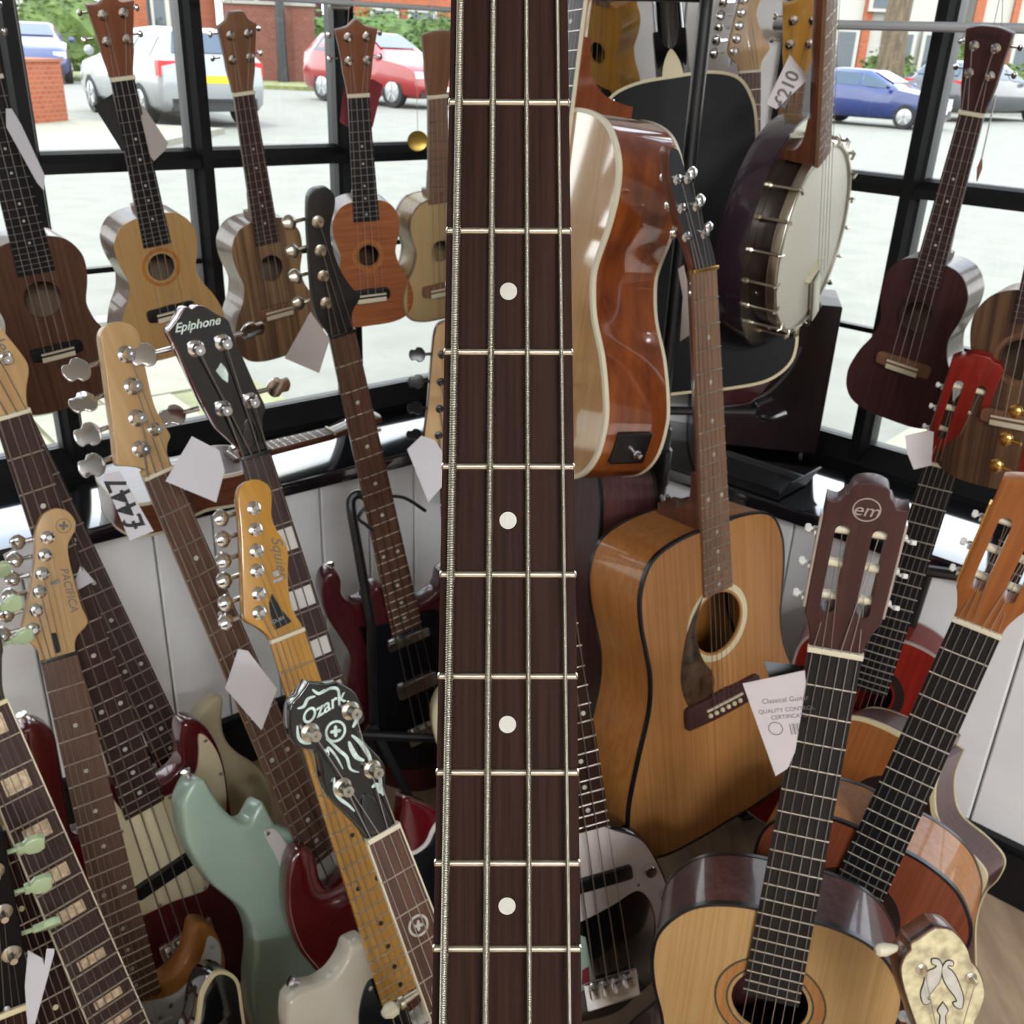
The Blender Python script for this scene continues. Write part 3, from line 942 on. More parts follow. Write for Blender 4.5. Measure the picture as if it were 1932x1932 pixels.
class Inst:
    def __init__(s, name, label, cat, M4, scale, nutw, endw, nfr, nstr, board, neck, vj=None, group=None, thick=.006, neckd=.017, fretc='nickel', fw=.0011, boardend=None):
        s.root = empty(name, M4)
        tag(s.root, label, cat, group)
        s.scale, s.nutw, s.endw, s.nfr, s.nstr, s.th, s.neckd = scale, nutw, endw, nfr, nstr, thick, neckd
        s.ve = boardend or (s.fv(nfr) + .008)
        s.vj = vj or s.fv(14)
        s.neckm, s.boardm = neck, board
        s.head = Matrix.Identity(4)
        s.posts = []
        s.fretm, s.fw = M[fretc], fw
        s.bridge_v = scale
        s.wtop = -thick
    def fv(s, n):
        return s.scale * (1 - 2 ** (-n / 12))
    def wd(s, v):
        return s.nutw + (s.endw - s.nutw) * v / s.ve
    def P(s, nm, vf, mat, M4=None, smooth=True, ang=0.6, parent=None):
        return ob(nm, mk(vf[0], vf[1], smooth, ang), M[mat] if isinstance(mat, str) else mat, parent or s.root, M4)
    def neck(s, heel=None, dots='dot', dotmat='pearl', binding=None, arc=.0008, dotr=.0032, neckend=None, double12=True, frets_from=1):
        # neck shaft
        v, f = [], []
        vn = neckend or s.vj
        st = [-.012, 0, .02] + [vn * i / 6 for i in range(1, 7)]
        k = 9
        for q in st:
            w = s.wd(max(q, 0)) * .5 * .995
            for i in range(k):
                a = PI * i / (k - 1)
                d = s.neckd * (.75 if q < 0 else 1)
                v.append((w * math.cos(a), -q, -s.th - d * math.sin(a) ** .8))
        for i in range(len(st) - 1):
            for j in range(k - 1):
                f.append((i*k + j, i*k + j + 1, (i+1)*k + j + 1, (i+1)*k + j))
            f.append((i*k, (i+1)*k, (i+1)*k + k - 1, i*k + k - 1))
        f += [tuple(range(k)), tuple(range((len(st)-1)*k, len(st)*k))]
        s.P('neck', (v, f), s.neckm)
        # fretboard with a slight radius
        v, f = [], []
        k = 7
        for q in [s.ve * i / 8 for i in range(9)]:
            w = s.wd(q) / 2
            for i in range(k):
                x = -1 + 2 * i / (k - 1)
                v.append((w * x, -q, -arc * x * x))
            v.append((w, -q, -s.th)); v.append((-w, -q, -s.th))
        n = k + 2
        for i in range(8):
            for j in range(n):
                jj = (j + 1) % n
                f.append((i*n + j, i*n + jj, (i+1)*n + jj, (i+1)*n + j))
        f += [tuple(range(n)), tuple(range(8*n, 9*n))]
        fb = s.P('fretboard', (v, f), s.boardm)
        s.fb = fb
        if binding:
            for sg in (-1, 1):
                q = MB()
                o = [(sg * (s.wd(0)/2), 0), (sg * (s.wd(0)/2 + .0016), 0), (sg * (s.wd(s.ve)/2 + .0016), s.ve), (sg * (s.wd(s.ve)/2), s.ve)]
                s.P('neck_binding', prism(o, -s.th, -arc * .9), binding)
        for n_ in range(frets_from, s.nfr + 1):
            q = s.fv(n_)
            ob('fret', ME_FRET, s.fretm, s.root, T(0, -q, -arc * .75) @ Matrix.Diagonal((s.wd(q) * (1.0 if not binding else 1.03), s.fw, s.fw * 1.15, 1)))
        marks = [3, 5, 7, 9, 12, 15, 17, 19, 21]
        if dots == 'uke': marks = [5, 7, 10, 12, 15]
        if dots == 'block': marks = [1] + marks
        if dots == 'block3': marks = [3, 5, 7, 9, 12, 15]
        for m_ in marks:
            if m_ > s.nfr or not dots: continue
            a, b = s.fv(m_ - 1), s.fv(m_)
            q = (a + b) / 2
            if dots.startswith('block'):
                h = (b - a) * .5 * (.62 if dots == 'block' else .7)
                w = s.wd(q) * .5 * (.58 if dots == 'block' else .82)
                s.P('block_inlay', prism(rect(-w, q - h, w, q + h), -.0003, .0003), dotmat)
            else:
                us = [0] if not (m_ == 12 and double12) else [-s.wd(q) * .25, s.wd(q) * .25]
                for u in us:
                    ob('dot_inlay', ME_DOT, M[dotmat], s.root, T(u, -q, -.0006) @ Matrix.Diagonal((dotr, dotr, .0009, 1)))
        nw = s.nutw / 2 + .0005
        return s
    def nut(s, mat='bone', h=.0028, lng=.005):
        w = s.nutw / 2 + .0008
        s.P('nut', prism(rect(-w, -lng, w, 0), -s.th, h, .0008), mat)
    def heel(s, depth, mat=None, w=.052, lng=.075):
        m = mat or s.neckm
        prof = spl([(s.vj - lng, -s.th - s.neckd * .8, 1), (s.vj - lng * .55, -s.th - s.neckd * 1.15), (s.vj - lng * .28, -depth * .5), (s.vj - lng * .20, -depth * .85), (s.vj - lng * .2, -depth, 1), (s.vj + .001, -depth, 1), (s.vj + .001, -s.th, 1), (s.vj - lng, -s.th, 1)], 4)
        v, f = [], []
        k = len(prof)
        for sg in (-1, 1):
            for q, w_ in prof:
                hw = w / 2 * (1 - .38 * min(1, abs(w_) / depth))
                v.append((sg * hw, -q, w_))
        for i in range(k):
            j = (i + 1) % k
            f.append((i, j, k + j, k + i))
        for tri in tessellate_polygon([[Vector((a, b, 0)) for a, b in prof]]):
            f.append(tuple(tri)); f.append(tuple(i + k for i in tri))
        return s.P('heel', (v, f), m)
    def sethead(s, tilt):
        """head plane pivots at the nut"""
        s.head = T(0, .004, -s.th * .4) @ Matrix.Rotation(math.radians(tilt), 4, 'X')
        return s
    def headstock(s, out, th=.014, mat=None, holes=(), face=None, bev=.0015, n=4):
        o = spl(out, n)
        s.hout = o
        h = s.P('headstock', prism(o, -th, 0, bev, bev, holes), mat or s.neckm, s.head)
        if face:
            s.P('head_veneer', prism(inset(o, .0012), 0.0002, .0012, 0, 0, holes), face, s.head)
        s.hth = th
        return h
    def trace(s, pts, plane='head'):
        """outline seen in the photograph, measured on this instrument's own head or body plane"""
        Mx = s.root.matrix_basis @ (s.head if plane == 'head' else T(0, 0, s.wtop if plane == 'body' else 0))
        Mi = Mx.inverted()
        o = Mi @ CAMP
        R3 = Mi.to_3x3()
        out = []
        for p in pts:
            d = R3 @ ray(p[0], p[1])
            q = o + d * (-o.z / d.z)
            out.append((q.x, -q.y) + tuple(p[2:]))
        return out
    def tuner(s, u, v, side, style, dist, mat='chrome', btn=None, big=False, sc=1.0, post=True, zback=None):
        M4 = s.head @ T(u, -v, .0012) @ Matrix.Scale(sc, 4)
        p = ob('tuner', ME_BPOST if big else ME_POST, M[mat], s.root, M4)
        zb = zback if zback is not None else -(s.hth + .006)
        if style == 'banjo':
            ob('tuner_button', ME_PAD[style], M[btn or mat], p, T(0, 0, -s.hth - .004) @ Matrix.Rotation(PI, 4, 'X'))
        else:
            R = Matrix.Identity(4) if side > 0 else Matrix.Rotation(PI, 4, 'Z')
            ob('tuner_button', ME_PAD[style], M[btn or mat], p, T(side * dist, 0, zb) @ R @ Matrix.Rotation(random.uniform(-.5, .5), 4, 'X') @ Matrix.Scale(1.3 if style == 'guitar' else 1.0, 4))
        s.posts.append((s.head @ T(u, -v, .009 if not big else .012)).to_translation())
        return p
    def slots(s, us, vs, L0, L1, wslot, style='classic', dist=.0, sc=1.0, mat='gold', btn='white'):
        """rollers lie across the slots of a classical head"""
        order = []
        for sg in (-1, 1):
            s.P('tuner_plate', box(sg * dist - .0012, -max(vs) - .016, -.013, sg * dist + .0012, -min(vs) + .016, -.003), mat, s.head, False)
            for v in (vs if sg < 0 else vs):
                u = sg * us
                p = ob('tuner', ME_PEG, M['bone'], s.root, s.head @ T(u, -v, -.008) @ Matrix.Diagonal((wslot / .028, 1, 1, 1)))
                R = Matrix.Identity(4) if sg > 0 else Matrix.Rotation(PI, 4, 'Z')
                ob('tuner_button', ME_PAD['classic'], M[btn], p, Matrix.Diagonal((.028 / wslot, 1, 1, 1)) @ T(sg * (dist + .0006 - us), -.004, 0.0) @ R @ Matrix.Scale(.78, 4))
                order.append((sg, v, (s.head @ T(u, -v, -.005)).to_translation()))
        l = sorted([o for o in order if o[0] < 0], key=lambda o: -o[1])
        r = sorted([o for o in order if o[0] > 0], key=lambda o: o[1])
        s.posts = [o[2] for o in l] + [o[2] for o in r]
    def strings(s, spread_n=.80, spread_b=None, h_n=.0015, h_b=None, gauges=None, mat='string_w', mats=None, over_head=True, vb=None, n=6):
        vb = vb or s.bridge_v
        sb = spread_b or (s.wd(vb) * .86)
        hb = h_b if h_b is not None else .004
        k = s.nstr
        for i in range(k):
            t = -.5 + i / (k - 1)
            a = Vector((t * s.nutw * spread_n, 0, h_n))
            b = Vector((t * sb, -vb, hb))
            pts = [a, b]
            if over_head and s.posts and i < len(s.posts):
                pts = [s.posts[i], a + Vector((0, .003, 0)), b]
            g = (gauges[i] if gauges else .0005)
            s.P('string', tube(pts, g, n), mats[i] if mats else mat)
    def acoustic(s, kind, L, Wd, depth, top, side, back=None, bind=None, hole_r=.05, hole_v=None, rosette=None, cut=False, bind2=None, bw=.004, ros_w=.008):
        o = acoustic_outline(kind, L, Wd, s.vj, cut)
        s.bout = o
        wt = s.wtop
        k = len(o)
        v = [(p[0], -p[1], wt - .003) for p in o] + [(p[0], -p[1], wt - depth) for p in o]
        f = [(i, (i + 1) % k, k + (i + 1) % k, k + i) for i in range(k)]
        for tri in tessellate_polygon([[Vector((p[0], -p[1], 0)) for p in o]]):
            f.append(tuple(k + i for i in tri))
        s.P('body', (v, f), side)
        hv = hole_v or (s.ve + hole_r * .8)
        s.hv = hv
        c = circ(0, hv, hole_r, 36)
        s.P('top', prism(o, wt - .003, wt, 0, 0, [c]), top)
        if bind:
            s.P('binding', prism(inset(o, -.0008), wt - .006, wt + .0005, 0, 0, [inset(o, bw)]), bind)
            s.P('back_binding', prism(inset(o, -.0008), wt - depth - .0005, wt - depth + .005, 0, 0, [inset(o, bw)]), bind2 or bind)
        if rosette:
            s.P('rosette', prism(circ(0, hv, hole_r + .004 + ros_w, 36), wt, wt + .0004, 0, 0, [circ(0, hv, hole_r + .004, 36)]), rosette)
        return s
    def bridge(s, w, h, mat, sadw=.07, pins=0, tie=False, saddle='bone', vb=None):
        vb = vb or s.bridge_v
        wt = s.wtop
        o = spl([(-w/2, vb - h*.3), (-w/2 + .006, vb - h*.5), (-w*.22, vb - h*.5), (0, vb - h*.55), (w*.22, vb - h*.5), (w/2 - .006, vb - h*.5), (w/2, vb - h*.3), (w/2, vb + h*.4), (w/2 - .006, vb + h*.55), (0, vb + h*.65), (-w/2 + .006, vb + h*.55), (-w/2, vb + h*.4)], 3)
        s.P('bridge', prism(o, wt, wt + .0075, .0015), mat)
        s.P('saddle', prism(rect(-sadw/2, vb - .0015, sadw/2, vb + .0015), wt + .0075, wt + .0105, .0005), saddle)
        for i in range(pins):
            ob('bridge_pin', ME_PIN, M['cream'], s.root, T(-sadw*.42 + sadw*.84*i/(pins-1), -(vb + h*.28), wt + .0075))
        if tie:
            s.P('tie_block', prism(rect(-sadw/2, vb + .006, sadw/2, vb + .014), wt + .0075, wt + .0095, .0005), saddle)
    def solidpx(s, px, mat, th=.040, bev=.007, wt=-.013):
        s.wtop = wt
        s.vp = 0
        o = spl(s.trace(px, 'body'), 5)
        s.bout = o
        s.P('body', prism(o, wt - th, wt, bev, bev), mat, None, True, 0.9)
        return s
    def platepx(s, nm, px, mat, h=.0026, n=4):
        o = spl(s.trace(px, 'body'), n)
        return s.P(nm, prism(o, s.wtop, s.wtop + h, .0006), mat)
    def rim_frame(s, px, py, w):
        """frame on the body side whose outline point projects nearest to a pixel; z = outward"""
        best, k = 1e9, 0
        for i, p in enumerate(s.bout):
            q = project(s.root.matrix_basis @ Vector((p[0], -p[1], w)))
            e = (q[0] - px) ** 2 + (q[1] - py) ** 2
            if e < best: best, k = e, i
        n_ = len(s.bout)
        a, b = Vector(s.bout[k - 1]), Vector(s.bout[(k + 1) % n_])
        t = Vector((b.x - a.x, -(b.y - a.y), 0)).normalized()
        nn = Vector((t.y, -t.x, 0))
        cen = Vector((0, -sum(p[1] for p in s.bout) / n_, 0))
        pt = Vector((s.bout[k][0], -s.bout[k][1], w))
        if nn.dot(pt - cen) < 0: nn = -nn
        zz = Vector((0, 0, 1)); xx = nn.cross(zz)
        return Matrix(((zz.x, xx.x, nn.x, pt.x), (zz.y, xx.y, nn.y, pt.y), (zz.z, xx.z, nn.z, pt.z), (0, 0, 0, 1)))
    def pospx(s, px, py, plane='body'):
        return s.trace([(px, py)], plane)[0]
    def solid(s, out, mat, th=.040, bev=.007, vp=None, wt=-.013, flip=False):
        vp = vp if vp is not None else s.vj
        s.vp = vp
        o = spl([((-p[0] if flip else p[0]), p[1] + vp) + tuple(p[2:]) for p in out], 5)
        s.bout = o
        s.wtop = wt
        s.P('body', prism(o, wt - th, wt, bev, bev), mat, None, True, 0.9)
        return s
    def plate(s, nm, pts, mat, w0=None, h=.0024, n=4, bev=.0006, off=None):
        vp = s.vp if off is None else off
        o = spl([(p[0], p[1] + vp) + tuple(p[2:]) for p in pts], n)
        w0 = s.wtop if w0 is None else w0
        return s.P(nm, prism(o, w0, w0 + h, bev), mat)
    def pickup(s, v, w, l, mat='blackpl', ang=0.0, h=.009, u=0, pole=None):
        M4 = T(u, -v, s.wtop) @ Matrix.Rotation(math.radians(ang), 4, 'Z')
        return s.P('pickup', prism(rrect(-w/2, -l/2, w/2, l/2, min(l, w) * .22), .0, h, .001), mat, M4)
    def strap(s, u, v, ang, mat='chrome', w=None):
        """strap button on the edge; ang = direction in the face plane (deg, 0 = right, 90 = towards head)"""
        a = math.radians(ang)
        M4 = T(u, -v, (s.wtop - .02) if w is None else w) @ Matrix.Rotation(a, 4, 'Z') @ Matrix.Rotation(PI/2, 4, 'Y')
        ob('strap_button', ME_STRAP, M[mat], s.root, M4)
    def knob(s, u, v, mat='chrome', sc=1.0):
        ob('control_knob', ME_KNOB, M[mat], s.root, T(u, -v, s.wtop + .002) @ Matrix.Scale(sc, 4))
    def screw(s, u, v, h=.0024):
        ob('screw', ME_SCREW, M['steel'], s.root, T(u, -v, s.wtop + h))
    def ebridge(s, v, w=.085, l=.05, mat='chrome', nsad=4):
        b = s.P('bridge', prism(rrect(-w/2, v - .012, w/2, v + l - .012, .004), s.wtop, s.wtop + .004, .001), mat)
        for i in range(nsad):
            u = (-.5 + (i + .5) / nsad) * w * .88
            ob('saddle', mk(*prism(rrect(u - w*.09, v - .006, u + w*.09, v + .016, .003), s.wtop + .004, s.wtop + .011, .002)), M[mat], b)
    def letter(s, nm, txt, size, u, v, rot, mat, shear=0.0, M4=None, h=.0014, offset=0.0):
        me = text_mesh(txt, size, .0001, shear, offset)
        return ob(nm, me, M[mat] if isinstance(mat, str) else mat, s.root, (M4 or s.head) @ T(u, -v, h) @ Matrix.Rotation(math.radians(rot), 4, 'Z'))

# headstock outlines (u right, v towards body; nut at v = 0, head has negative v)
def fender_head(w, L, k=1.0):
    """straight left edge with tuners, curved right edge; left/right in metres from nut half width w"""
    return [(-w, 0, 1), (-w - .003, -.018), (-w - .018, -.040), (-w - .020, -.055), (-w - .012, -.10), (-w + .002, -L + .03), (-w + .010, -L + .006), (-w + .026, -L), (-w + .043, -L + .010), (-w + .046, -L + .028),
            (-w + .040, -L + .045), (w - .006, -L * .55), (w + .012, -.062), (w + .014, -.045), (w + .004, -.022), (w, -.006), (w, 0, 1)]
def strat_head(w, L):
    return [(-w, 0, 1), (-w - .004, -.014), (-w - .018, -.030), (-w - .020, -.042), (-w - .006, -.10), (-w + .008, -L + .035), (-w + .010, -L + .012), (-w + .024, -L), (-w + .044, -L + .004), (-w + .053, -L + .020),
            (-w + .047, -L + .040), (-w + .041, -L + .052), (w - .010, -.095), (w + .006, -.055), (w + .017, -.040), (w + .015, -.032), (w + .003, -.016), (w, 0, 1)]
def tele_head(w, L):
    return [(-w, 0, 1), (-w - .004, -.016), (-w - .018, -.034), (-w - .020, -.046), (-w - .012, -.10), (-w - .005, -L + .03), (-w + .004, -L + .008), (-w + .020, -L), (-w + .040, -L + .010), (-w + .047, -L + .032), (-w + .046, -L + .052),
            (w - .002, -.098), (w + .014, -.078), (w + .016, -.060), (w + .010, -.035), (w + .002, -.014), (w, 0, 1)]
def gibson_head(w, L, wt):
    return [(-w, 0, 1), (-w - .002, -.016), (-wt + .004, -.045), (-wt, -.055), (-wt - .004, -L * .5), (-wt - .008, -L + .012, 1), (-wt + .018, -L + .003), (-.012, -L - .004), (0, -L + .006), (.012, -L - .004), (wt - .018, -L + .003), (wt + .008, -L + .012, 1),
            (wt + .004, -L * .5), (wt, -.055), (wt - .004, -.045), (w + .002, -.016), (w, 0, 1)]
def uke_head(w, L, wt, top='crown'):
    t = {'crown': [(-wt - .004, -L + .010, 1), (-wt * .5, -L + .006), (0, -L - .005), (wt * .5, -L + .006), (wt + .004, -L + .010, 1)],
         'flat': [(-wt - .002, -L + .006, 1), (-wt * .5, -L + .001), (0, -L), (wt * .5, -L + .001), (wt + .002, -L + .006, 1)],
         'point': [(-wt - .004, -L + .012, 1), (-wt * .5, -L + .012), (-wt * .12, -L - .002), (0, -L - .006), (wt * .12, -L - .002), (wt * .5, -L + .012), (wt + .004, -L + .012, 1)],
         'step': [(-wt - .002, -L + .020, 1), (-wt * .62, -L + .012), (-wt * .40, -L + .001), (0, -L), (wt * .40, -L + .001), (wt * .62, -L + .012), (wt + .002, -L + .020, 1)]}[top]
    return [(-w, 0, 1), (-w - .001, -.010), (-wt * .78, -.036), (-wt * .84, -.055)] + t + [(wt * .84, -.055), (wt * .78, -.036), (w + .001, -.010), (w, 0, 1)]
def class_head(w, L, wt, crest='moustache'):
    if crest == 'moustache':
        t = [(-wt, -L + .022, 1), (-wt + .010, -L + .024), (-wt + .016, -L + .015), (-.018, -L + .014), (-.014, -L + .004), (0, -L), (.014, -L + .004), (.018, -L + .014), (wt - .016, -L + .015), (wt - .010, -L + .024), (wt, -L + .022, 1)]
    elif crest == 'waves':
        t = [(-wt - .003, -L + .016, 1), (-wt + .006, -L + .008), (-wt + .014, -L + .007), (-.012, -L + .001), (0, -L), (.012, -L + .001), (wt - .014, -L + .007), (wt - .006, -L + .008), (wt + .003, -L + .016, 1)]
    else:
        t = [(-wt, -L + .008, 1), (-wt * .4, -L), (wt * .4, -L), (wt, -L + .008, 1)]
    return [(-w, 0, 1), (-w - .001, -.014), (-wt + .003, -.034), (-wt, -.042)] + t + [(wt, -.042), (wt - .003, -.034), (w + .001, -.014), (w, 0, 1)]
def slot_holes(us, v0, v1, hw):
    return [rrect(u - hw, v0, u + hw, v1, hw * .98) for u in (-us, us)]
# ------------------------------------------------------------------ instrument materials
ALB = 0.6
M['rosewood'] = wood('rosewood', (42, 25, 20), (62, 39, 31), 420, 9, 0.6, spec=.06)
M['rosewood2'] = wood('brown_rosewood', (92, 66, 54), (124, 92, 76), 300, 8, 0.45)
M['ebony'] = wood('ebony', (22, 22, 25), (36, 35, 38), 300, 8, 0.4)
M['darkrose'] = wood('dark_rosewood', (54, 38, 36), (82, 60, 56), 300, 8, 0.4)
M['walnutbd'] = wood('walnut_board', (128, 96, 76), (156, 120, 94), 220, 8, 0.42)
M['maple'] = wood('maple', (206, 164, 112), (222, 184, 132), 90, 4, 0.35, 0.25)
M['mapleA'] = wood('amber_maple', (206, 148, 60), (222, 166, 76), 90, 4, 0.25, 0.6)
M['mapleP'] = wood('pale_maple', (208, 174, 128), (224, 192, 148), 90, 4, 0.4, 0.1)
M['mahog'] = wood('mahogany', (86, 57, 45), (114, 80, 63), 160, 5, 0.4, 0.15)
M['mahog_nk'] = wood('mahogany_neck', (104, 58, 40), (132, 78, 54), 160, 5, 0.35, 0.4)
M['dkmahog'] = wood('dark_mahogany', (66, 38, 38), (86, 52, 50), 140, 5, 0.42, 0.1)
M['maroon'] = wood('maroon_mahogany', (82, 48, 48), (108, 66, 64), 120, 4, 0.35, 0.4)
M['spruce'] = wood('spruce', (196, 152, 96), (214, 174, 118), 220, 3, 0.38, 0.15)
M['spruceA'] = wood('aged_spruce', (182, 122, 66), (206, 148, 88), 200, 3, 0.4, 0.2)
M['spruceG'] = wood('gloss_spruce', (206, 154, 98), (222, 176, 120), 220, 3, 0.25, 1.0)
M['cedar'] = wood('cedar', (130, 66, 44), (156, 84, 56), 200, 3, 0.35, 0.2)
M['cedarO'] = wood('orange_cedar', (168, 98, 48), (190, 118, 62), 200, 3, 0.35, 0.3)
M['ovang'] = wood('ovangkol_gloss', (106, 46, 22), (168, 88, 34), 42, 2.2, 0.3, 1.0, contrast=(.3, .7))
M['honey'] = wood('honey_mahogany', (186, 118, 54), (206, 138, 72), 120, 4, 0.4, 0.3)
M['zebra'] = wood('zebrawood', (104, 78, 58), (176, 140, 102), 70, 1.2, 0.4, 0.15, contrast=(.4, .58))
M['zebra2'] = wood('striped_walnut', (74, 50, 38), (130, 96, 68), 60, 1.0, 0.4, 0.15, contrast=(.4, .6))
M['flame'] = wood('flamed_mahogany', (160, 92, 54), (190, 118, 74), 10, 150, 0.4, 0.15)
M['paleuke'] = wood('pale_ash', (196, 164, 112), (212, 184, 134), 200, 4, 0.4, 0.15)
M['walside'] = wood('walnut_side', (134, 108, 88), (164, 138, 116), 60, 3, 0.35, 0.3)
M['peghead_wal'] = wood('walnut_head', (128, 90, 66), (150, 110, 82), 120, 4, 0.45)
M['peghead_br'] = wood('brown_head', (136, 84, 58), (156, 100, 72), 120, 4, 0.45)
M['redstain'] = wood('red_stain', (134, 26, 20), (156, 40, 28), 120, 4, 0.38, 0.3)
M['reddark'] = plain('wine_red_gloss', (92, 16, 28), 0.2, coat=1.0)
M['redmetal'] = plain('candy_red_gloss', (104, 10, 26), 0.25, 0.2, coat=.8)
M['cherry'] = plain('cherry_gloss', (104, 10, 22), 0.18, coat=1.0)
M['winebody'] = plain('dark_wine_gloss', (82, 26, 34), 0.25, coat=0.7)
ALB = 0.75
M['surf'] = plain('surf_green', (170, 196, 178), 0.3, coat=0.5)
M['creamb'] = plain('vintage_cream_lacquer', (218, 208, 170), 0.3, coat=0.4)
M['whiteb'] = plain('white_blonde_lacquer', (228, 222, 204), 0.25, coat=0.6)
M['blackg'] = plain('black_gloss_lacquer', (8, 9, 12), 0.12, coat=1.0)
M['blackback'] = plain('black_satin_lacquer', (5, 5, 8), 0.4, spec=.15)
M['parch'] = plain('parchment_plastic', (236, 222, 184), 0.3)
M['whitepg'] = plain('white_pickguard', (236, 236, 236), 0.3)
M['pkpink'] = plain('pale_pink_pickguard', (214, 200, 194), 0.3)
M['blackpg'] = plain('black_pickguard', (14, 15, 20), 0.25)
M['tort'] = plain('tortoise_pickguard', (70, 50, 34), 0.2, noise=0.6, nscale=60)
M['cert'] = plain('laminated_card', (214, 206, 208), 0.35)
M['bhead'] = plain('banjo_skin', (226, 224, 208), 0.45)
M['bpurple'] = plain('dark_plum_lacquer', (48, 36, 46), 0.22, coat=0.7)
M['brim'] = plain('dark_brown_lacquer', (44, 32, 30), 0.3, coat=0.5)
M['pearloid'] = plain('pearloid_sheet', (206, 196, 158), 0.18, coat=0.8, noise=0.42, nscale=75)
M['pearlblk'] = plain('pearloid_block', (206, 182, 150), 0.2, coat=0.6, noise=0.35, nscale=140)
M['cardred'] = plain('dark_red_card', (128, 30, 42), 0.6)
M['brass'] = plain('brass_disc', (178, 148, 74), 0.35, 0.9)
M['orange_t'] = plain('orange_tie', (226, 160, 40), 0.5)
M['greysheen'] = plain('grey_sheen_head_veneer', (58, 60, 64), .3, coat=.5)  # grey sheen of the back-lit glossy head face put into its base colour
ALB = 0.6
M['pine'] = wood('ovangkol_neck', (172, 116, 66), (194, 140, 86), 90, 4, 0.3, 0.5)

ALB = 0.75
M['ovang'].node_tree.nodes['Principled BSDF'].inputs['Coat IOR'].default_value = 2.1
M['spruceG'].node_tree.nodes['Principled BSDF'].inputs['Coat IOR'].default_value = 2.1
# ------------------------------------------------------------------ the bass neck in focus
F0 = frame_from((961, -64), .3512, (956.5, 1790), .3503, 0, True, 'central bass')
I = Inst('bass_guitar', 'dark rosewood bass guitar fretboard standing upright in the foreground', 'bass guitar', F0, .864, .0412, .0610, 20, 4, M['rosewood'], M['maple'], thick=.0065, neckd=.0175, fw=.0015)
I.vj = I.fv(16)
I.neck(dots='dot', dotr=.0031, arc=.0007)
I.nut()
I.sethead(0)
I.headstock(fender_head(.0206, .20), .015)
for k in range(4):
    I.tuner(-.0206 + .012 + .003 * k - .006, -.052 - .038 * k, -1, 'bass', .020, big=True)
I.solid(JBASS, M['blackg'], vp=.56)
I.plate('pickguard', [(-.05, -.02), (-.10, .04), (-.12, .16), (-.04, .20), (.06, .16), (.10, .05), (.07, .0), (.035, .07), (-.035, .07)], 'blackpg')
I.pickup(.68, .095, .022); I.pickup(.78, .095, .022); I.ebridge(.864)
for k, (g, un, ub) in enumerate(((.00150, -.0170, -.0296), (.00126, -.0055, -.0100), (.00096, .0060, .0105), (.00072, .0168, .0290))):
    # wound string: a tube with real ridges over the length in view, smooth beyond
    a, b = Vector((un, 0, .0016)), Vector((ub, -.864, .0078))
    n, pit = 1100, (.00060, .00048, .00042, .00036)[k]
    pts, rad = [I.posts[k], a + Vector((0, .004, 0)), a], [g, g, g]
    L = (b - a).length
    m = int(.40 / pit)
    for i in range(m):
        s0 = .001 + i * pit
        for fr, rr in ((0., .62), (.25, .95), (.5, 1.0), (.75, .95)):
            pts.append(a.lerp(b, (s0 + fr * pit) / L)); rad.append(g * rr)
    pts.append(b); rad.append(g)
    I.P('string', tube(pts, rad, 8), 'stringsteel', None, True, 1.2)

# ------------------------------------------------------------------ ukuleles hanging in the window
def uke(label, P0, t0, P2, v2, twist, scale, top, side, board, head_mat, head_top, nfr, vjf, L, Wd, depth, hole_r, bridge='ebony', bridge_w=.085, dots='uke', fretc='fretdull', rosette=None, group='ukuleles hung in the windows', cord=True, headL=.125, face=None, kind='fig', bind=None, tun=True, neckm=None, hole_f=.79, fwd=1.0):
    F = frame_from(P0, t0, P2, v2, twist, True, label)
    U = Inst('ukulele', label, 'ukulele', F, scale, .036 * fwd, .047 * fwd, nfr, 4, M[board], M[neckm or head_mat], thick=.005, neckd=.015, fretc=fretc, fw=.0008, group=group)
    U.vj = U.fv(vjf)
    U.neck(dots=dots, dotr=.0022, double12=False)
    U.nut('bone', lng=.006)
    U.sethead(10)
    U.headstock(uke_head(.018 * fwd, headL, .031, head_top), .012, M[head_mat], face=face)
    if tun:
        for v in (-.055, -.092):
            for sg in (-1, 1):
                U.tuner(sg * .0155, v, sg, 'uke', .0155, btn='chrome', sc=.9)
        p = U.posts
        U.posts = [p[0], p[2], p[3], p[1]]
    U.heel(depth * .85, w=.042, lng=.05)
    U.acoustic(kind, L, Wd, depth, M[top], M[side], hole_r=hole_r, hole_v=scale * hole_f, rosette=rosette, bind=bind, bw=.0025, ros_w=.006)
    U.bridge(bridge_w, .02, M[bridge], .055, 0, True)
    U.strings(.78, .043, .0015, .004, [.0005, .0006, .0006, .0005], mat='string_n')
    if cord:
        top_ = F @ Vector((0, headL - .02, -.02))
        up = Vector((top_.x, top_.y + .02, max(top_.z + .05, 1.56)))
        Fi = F.inverted()
        pts = curve3([top_ + Vector((-.008, 0, 0)), (top_ + up) * .5 + Vector((-.004, 0, 0)), up], 5) + [top_ + Vector((.008, 0, 0))]
        U.P('hanging_cord', tube([Fi @ p for p in pts], .0006, 6), 'paper2')
    return U
uke('brown ukulele with black fretboard at far left of the window', (-24, 150), 1.46, (108, 662), .43, 14, .43, 'mahog', 'walside', 'ebony', 'mahog', 'flat', 19, 14, .30, .215, .072, .031, cord=False, fwd=1.25)
uke('natural spruce ukulele with dark bridge and decorated sound hole', (233, 152), 1.52, (324, 588), .38, 18, .38, 'spruce', 'walside', 'ebony', 'peghead_br', 'point', 19, 14, .255, .19, .068, .0235, rosette=M['honey'], headL=.118)
